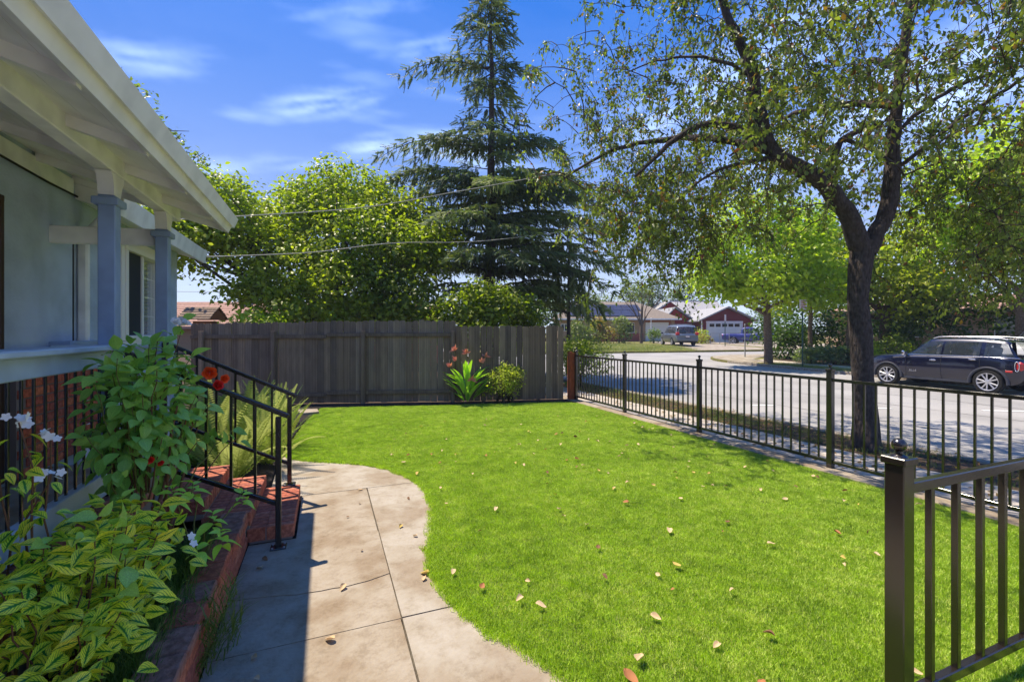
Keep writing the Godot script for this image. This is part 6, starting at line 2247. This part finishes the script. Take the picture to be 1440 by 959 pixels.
	while xf.size() < 560:
		var d := rv().normalized() * pow(rng.randf(), 0.5)
		var p := Vector3(-1.0, 1.12, -3.34) + d * Vector3(0.26, 0.50, 0.38)
		if p.x < -1.29:
			continue
		xf.append(leaf_xf(p - o, d + rv(0.4) - Vector3.UP * 0.3, Vector3.UP * 0.8 + d * 0.6 + rv(0.3), rnd(0.7, 1.15)))
		cols.append(Color.WHITE)
	scatter("foliage", broad[1], M.green_leaf_1, xf, cols, t)
	for f: Array in [[-0.70, 1.37, -3.53, 0.050, "petal_orange"], [-0.66, 1.28, -3.54, 0.040, "petal_red"], [-0.63, 1.32, -3.58, 0.035, "petal_orange"], [-0.90, 0.93, -3.10, 0.026, "petal_red"], [-0.86, 0.90, -3.14, 0.02, "petal_red"]]:
		tag(put("flower", rose(f[3]), M[f[4]], t, leaf_xf(Vector3(f[0], f[1], f[2]) - o, Vector3(0.2, 0.9, 0.1) + rv(0.3), Vector3(0.7, 0.35, 0.7), 1.0)), "", "")
	for q: Vector3 in [Vector3(-0.86, 1.70, -3.56), Vector3(-0.83, 1.68, -3.52), Vector3(-0.88, 1.69, -3.50)]:
		put("flower", rose(0.035), M.petal_white, t, leaf_xf(q - o, rv(), Vector3(0.5, 0.7, 0.6), 1.0))
	# the pale young plant leaning into the sun over the brick wall
	o = Vector3(-0.72, 0.19, -3.25)
	t = thing("young_plant", "young light green plant leaning over the low brick wall into the sun", "plant", o)
	for p: Vector3 in [Vector3(-0.50, 0.60, -3.42), Vector3(-0.62, 0.56, -3.20), Vector3(-0.55, 0.50, -3.05), Vector3(-0.74, 0.72, -3.30), Vector3(-0.66, 0.46, -3.02), Vector3(-0.78, 0.78, -3.05)]:
		stem_path(t, Vector3.ZERO, p - o, 0.05, 0.005, M.green_stem)
		var turn := rnd(0, TAU)
		for k in 8:
			var ang := turn + k * 2.4
			var out := Vector3(cos(ang) + 0.3, 0.55 - 0.1 * k, sin(ang)).normalized()
			put("leaf", sizes[2 if k > 3 else 1], M.young_leaf, t, leaf_xf(p - o - Vector3.UP * 0.012 * k, out, Vector3.UP + out * 0.2 + rv(0.2), rnd(0.7, 1.1)))
	# weeds along the inside of the brick wall
	xf = []
	cols = []
	for i in 420:
		var z := rnd(-3.6, -1.6)
		xf.append(Transform3D(Basis(Vector3.UP, rnd(0, TAU)).scaled(Vector3(1.0, rnd(0.6, 1.8), 1.0)), Vector3(-0.68 - absf(rng.randfn()) * 0.10, 0.19, z)))
		cols.append(shade([Color(0.05, 0.12, 0.02), Color(0.11, 0.22, 0.03), Color(0.20, 0.30, 0.06)], rng.randf()))
	for i in 26:   # one clump has spilled over the wall onto the path
		xf.append(Transform3D(Basis(Vector3.UP, rnd(0, TAU)).scaled(Vector3(1.3, rnd(0.6, 1.2), 1.3)), Vector3(rnd(-0.60, -0.46), rnd(0.0, 0.27), rnd(-2.85, -2.55))))
		cols.append(shade([Color(0.10, 0.18, 0.03), Color(0.2, 0.28, 0.06)], rng.randf()))
	tag(scatter("weeds", tuft(16, 0.05, 0.10, 0.0045, "bed_weeds"), M.grass, xf, cols), "fine green weeds growing along the inside of the low brick wall", "weeds")


func frond(key: String, length: float, arch: float) -> ArrayMesh:
	if shared.has(key):
		return shared[key]
	var g := G.new()
	var pts := []
	for i in 13:
		var t := i / 12.0
		pts.append(Vector3(0, length * (t - 0.12 * arch * t * t), -arch * length * 0.35 * t * t * t - 0.06 * sin(t * 3.0)))
	g.tube(pts, taper(0.005, 0.0015, 13), 4, false)
	for i in 34:
		var t := 0.10 + 0.9 * i / 34.0
		var k := t * 12.0
		var p: Vector3 = (pts[int(k)] as Vector3).lerp(pts[mini(12, int(k) + 1)], k - int(k))
		var l := length * 0.095 * sin(PI * pow(t, 0.6) * 0.93 + 0.12) + 0.006
		for s: float in [-1.0, 1.0]:
			var d := Vector3(s, 0.30, rnd(-0.15, 0.1)).normalized() * l
			var w := Vector3(0, 0.011, 0)
			var m := Vector3(0.15 * s, -0.1, 1).normalized()
			g.tri(p - w * 0.7, p + w * 0.7, p + d * 0.55 + w, m, m, m)
			g.tri(p - w * 0.7, p + d * 0.55 + w, p + d * 0.6 - w * 0.5, m, m, m)
			g.tri(p + d * 0.55 + w, p + d * 0.6 - w * 0.5, p + d, m, m, m)
	shared[key] = g.mesh()
	return shared[key]


func garden_plants() -> void:
	for k in 3:
		var m := plain("fern_%d" % k, [Color(0.47, 0.56, 0.13), Color(0.58, 0.62, 0.18), Color(0.36, 0.50, 0.12)][k], 0.5)
		m.backlight_enabled = true
		m.backlight = Color(0.45, 0.5, 0.15).linear_to_srgb()
	var kinds := [frond("frond_a", 0.95, 0.7), frond("frond_b", 0.78, 1.3), frond("frond_c", 1.05, 0.35)]
	var spots := [[-0.95, -5.75, "sword fern right behind the far handrail of the steps", 1.15], [-0.62, -6.35, "sunlit sword fern at the end of the path behind the handrails", 1.05], [-1.35, -6.5, "sword fern close to the house wall under the window", 1.2], [-0.75, -7.3, "sword fern spilling over the corner of the lawn", 1.0], [-1.2, -8.1, "sword fern halfway between the path and the board fence", 1.05], [-0.8, -9.0, "farthest sword fern at the foot of the board fence", 0.9]]
	for s: Array in spots:
		var t := thing("fern", s[2], "fern", Vector3(s[0], 0.03, s[1]), 0.0, "ferns between the steps and the board fence")
		for i in 34:
			var a := rnd(0, TAU)
			var lean := rnd(0.12, 0.75)
			var d := Vector3(cos(a) * lean, 1.0, sin(a) * lean)
			put("frond", kinds[rng.randi_range(0, 2)], M["fern_%d" % rng.randi_range(0, 2)], t, leaf_xf(Vector3(cos(a), 0, sin(a)) * rnd(0.0, 0.10), d, Vector3(-cos(a), 0.5, -sin(a)), s[3] * rnd(0.6, 1.02)))
	# strap-leaved plant with coral flowers
	var o := Vector3(3.0, 0.02, -10.18)
	var t := thing("coral_flower_plant", "clump of strap leaves with coral pink flowers against the board fence", "plant", o)
	var strap := leaf_mesh("strap", 0.62, 0.085, 0.5, 0.22, 8, 0.7)
	for i in 64:
		var a := rnd(0, TAU)
		var lean := rnd(0.2, 1.3)
		put("leaf", strap, M["green_leaf_%d" % rng.randi_range(0, 2)] if rng.randf() < 0.5 else M.young_leaf, t, leaf_xf(Vector3(cos(a), 0, sin(a)) * rnd(0.0, 0.16) + Vector3.UP * rnd(0.0, 0.5), Vector3(cos(a) * lean, 1.0, sin(a) * lean), Vector3(-cos(a), 0.6, -sin(a)), rnd(0.7, 1.15)))
	for h: Array in [[-0.30, 1.20, 0.05], [-0.02, 1.12, 0.0], [0.42, 1.05, 0.05], [0.30, 0.92, 0.12], [-0.28, 0.98, 0.1], [-0.42, 0.85, 0.15], [0.02, 0.55, 0.30]]:
		var q := Vector3(h[0], h[1], h[2])
		stem_path(t, Vector3(h[0] * 0.3, 0.2, 0), q, 0.0, 0.006, M.green_stem)
		var f := G.new()
		for k in 9:
			var d := (Vector3(h[0] * 0.8, 0.35, 0.25) + rv(0.5)).normalized() * rnd(0.08, 0.16)
			var w := d.cross(Vector3(0.2, 0.3, 1)).normalized() * 0.022
			f.flat(-w * 0.5, w * 0.5, d * 0.6 + w, Vector3(0, 0.4, 1))
			f.flat(-w * 0.5, d * 0.6 + w, d * 0.6 - w, Vector3(0, 0.4, 1))
			f.flat(d * 0.6 + w, d, d * 0.6 - w, Vector3(0, 0.4, 1))
		var fo := obj("flower", f, M.petal_coral, t)
		fo.position = q


func fallen_leaves() -> void:
	var shapes := []
	for k in 4:
		var g := G.new()
		var rows := []
		for i in 7:
			var y := i / 6.0
			var w := 0.30 * pow(sin(PI * pow(y, 0.8)), 0.9)
			var curl: float = [0.9, 0.5, 1.3, 0.7][k]
			rows.append([Vector3(-w, y - 0.5, curl * w * 0.8 + 0.12 * sin(y * 4.0 + k)), Vector3(-w * 0.5, y - 0.5, curl * w * 0.25 + 0.1 * sin(y * 4.0 + k)), Vector3(0, y - 0.5, 0.1 * sin(y * 4.0 + k)), Vector3(w * 0.5, y - 0.5, curl * w * 0.2 + 0.1 * sin(y * 4.0 + k)), Vector3(w, y - 0.5, curl * w * 0.6 + 0.12 * sin(y * 4.0 + k))])
		g.sheet(rows, Vector3.INF, Vector3(0, 0, 1))
		shapes.append(g.mesh())
	var tones := ["pale tan", "orange brown", "dull yellow", "dark brown"]
	var poly := edge()
	poly.append_array([Vector2(1.6, -0.8), Vector2(2.2, -0.4), Vector2(5.3, -0.4), Vector2(5.3, -9.0), Vector2(2.0, -9.6), Vector2(-0.2, -9.4)])
	var put_leaf := func(p: Vector3, s: float, tone: int, where: String, group: String) -> void:
		var o := put("fallen_leaf", shapes[rng.randi_range(0, 3)], M["dry_leaf_%d" % tone], self, leaf_xf(p, Vector3(rng.randfn(), rnd(-0.15, 0.15), rng.randfn()), Vector3.UP + rv(0.28), s))
		tag(o, "%s dry leaf %s" % [tones[tone], where], "leaf", group)
	# the ones that stand out in the photograph
	for l: Array in [[1.30, -1.76, 0.10, 1], [1.42, -1.85, 0.075, 0], [1.16, -2.42, 0.07, 0], [1.07, -2.53, 0.06, 0], [2.22, -2.50, 0.075, 2], [2.55, -2.95, 0.075, 0], [1.68, -2.55, 0.05, 3], [2.0, -3.3, 0.06, 0], [1.82, -1.50, 0.06, 1], [2.6, -3.6, 0.06, 1]]:
		put_leaf.call(Vector3(l[0], 0.048, l[1]), l[2], l[3], "lying on the near part of the lawn", "fallen leaves on the near lawn")
	var n := 0
	while n < 150:
		var p := Vector2(rnd(0.6, 5.3), rnd(-8.2, -1.0))
		var w := 1.0 - absf(p.y + 4.3) / 5.0
		if rng.randf() > w * clampf((p.x - 0.2) / 2.2, 0.15, 1.0) or not Geometry2D.is_point_in_polygon(p, poly):
			continue
		var near := p.y > -3.4
		var tone: int = [0, 0, 0, 1, 2, 3][rng.randi_range(0, 5)]
		put_leaf.call(Vector3(p.x, 0.043 + rnd(-0.006, 0.008), p.y), rnd(0.030, 0.066), tone, "lying on the near part of the lawn" if near else ("lying on the lawn towards the iron fence" if p.x > 3.2 else "lying on the middle of the lawn"), "fallen leaves on the near lawn" if near else "fallen leaves on the far lawn")
		n += 1
	for l: Array in [[0.62, -3.10, 0.07, 2], [0.60, -3.03, 0.05, 0], [0.02, -2.62, 0.065, 0], [0.10, -3.12, 0.06, 0], [0.58, -3.92, 0.05, 2], [0.68, -3.45, 0.05, 2], [-0.42, -3.6, 0.06, 0], [-0.40, -3.72, 0.05, 3], [0.33, -5.0, 0.05, 0], [0.75, -4.55, 0.04, 3], [0.3, -4.6, 0.03, 3], [0.18, -4.3, 0.03, 3], [0.25, -3.6, 0.03, 3], [-0.30, -2.45, 0.04, 0], [0.66, -3.7, 0.045, 0], [-0.33, -2.62, 0.05, 0], [0.20, -2.2, 0.03, 0]]:
		put_leaf.call(Vector3(l[0], 0.012, l[1]), l[2], l[3], "lying on the concrete path", "fallen leaves on the path")


func wire(called: String, label: String, pts: Array, r: float) -> void:
	var c := Curve3D.new()
	for i in pts.size():
		c.add_point(pts[i])
	for i in range(1, pts.size() - 1):
		var d: Vector3 = (pts[i + 1] - pts[i - 1]) / 6.0
		c.set_point_in(i, -d)
		c.set_point_out(i, d)
	var p := []
	for i in 41:
		p.append(c.sample_baked(c.get_baked_length() * i / 40.0, true))
	var g := G.new()
	g.tube(p, taper(r, r, 41), 6)
	tag(obj(called, g, M.cable), label, "cable")


func cables() -> void:
	wire("overhead_cable", "upper overhead cable rising from the porch eave past the cedar to the street", [Vector3(-2.4, 3.05, -7.4), Vector3(0.61, 4.31, -10.54), Vector3(3.0, 5.12, -11.19), Vector3(5.57, 5.88, -11.23), Vector3(7.47, 6.41, -11.0), Vector3(12.2, 8.5, -9.4), Vector3(19.0, 10.4, -5.0)], 0.011)
	wire("overhead_cable", "lower overhead cable running from the house eave across the broad tree", [Vector3(-1.85, 2.86, -8.9), Vector3(-0.27, 3.53, -11.97), Vector3(1.75, 4.08, -13.0), Vector3(5.3, 4.55, -13.4), Vector3(12.0, 5.9, -12.2), Vector3(20.0, 8.4, -9.0)], 0.012)
	wire("power_line", "faint distant power line low over the terracotta roof at the left", [Vector3(-30.0, 6.9, -74.0), Vector3(-13.6, 6.85, -70.0), Vector3(6.0, 7.4, -64.0)], 0.03)
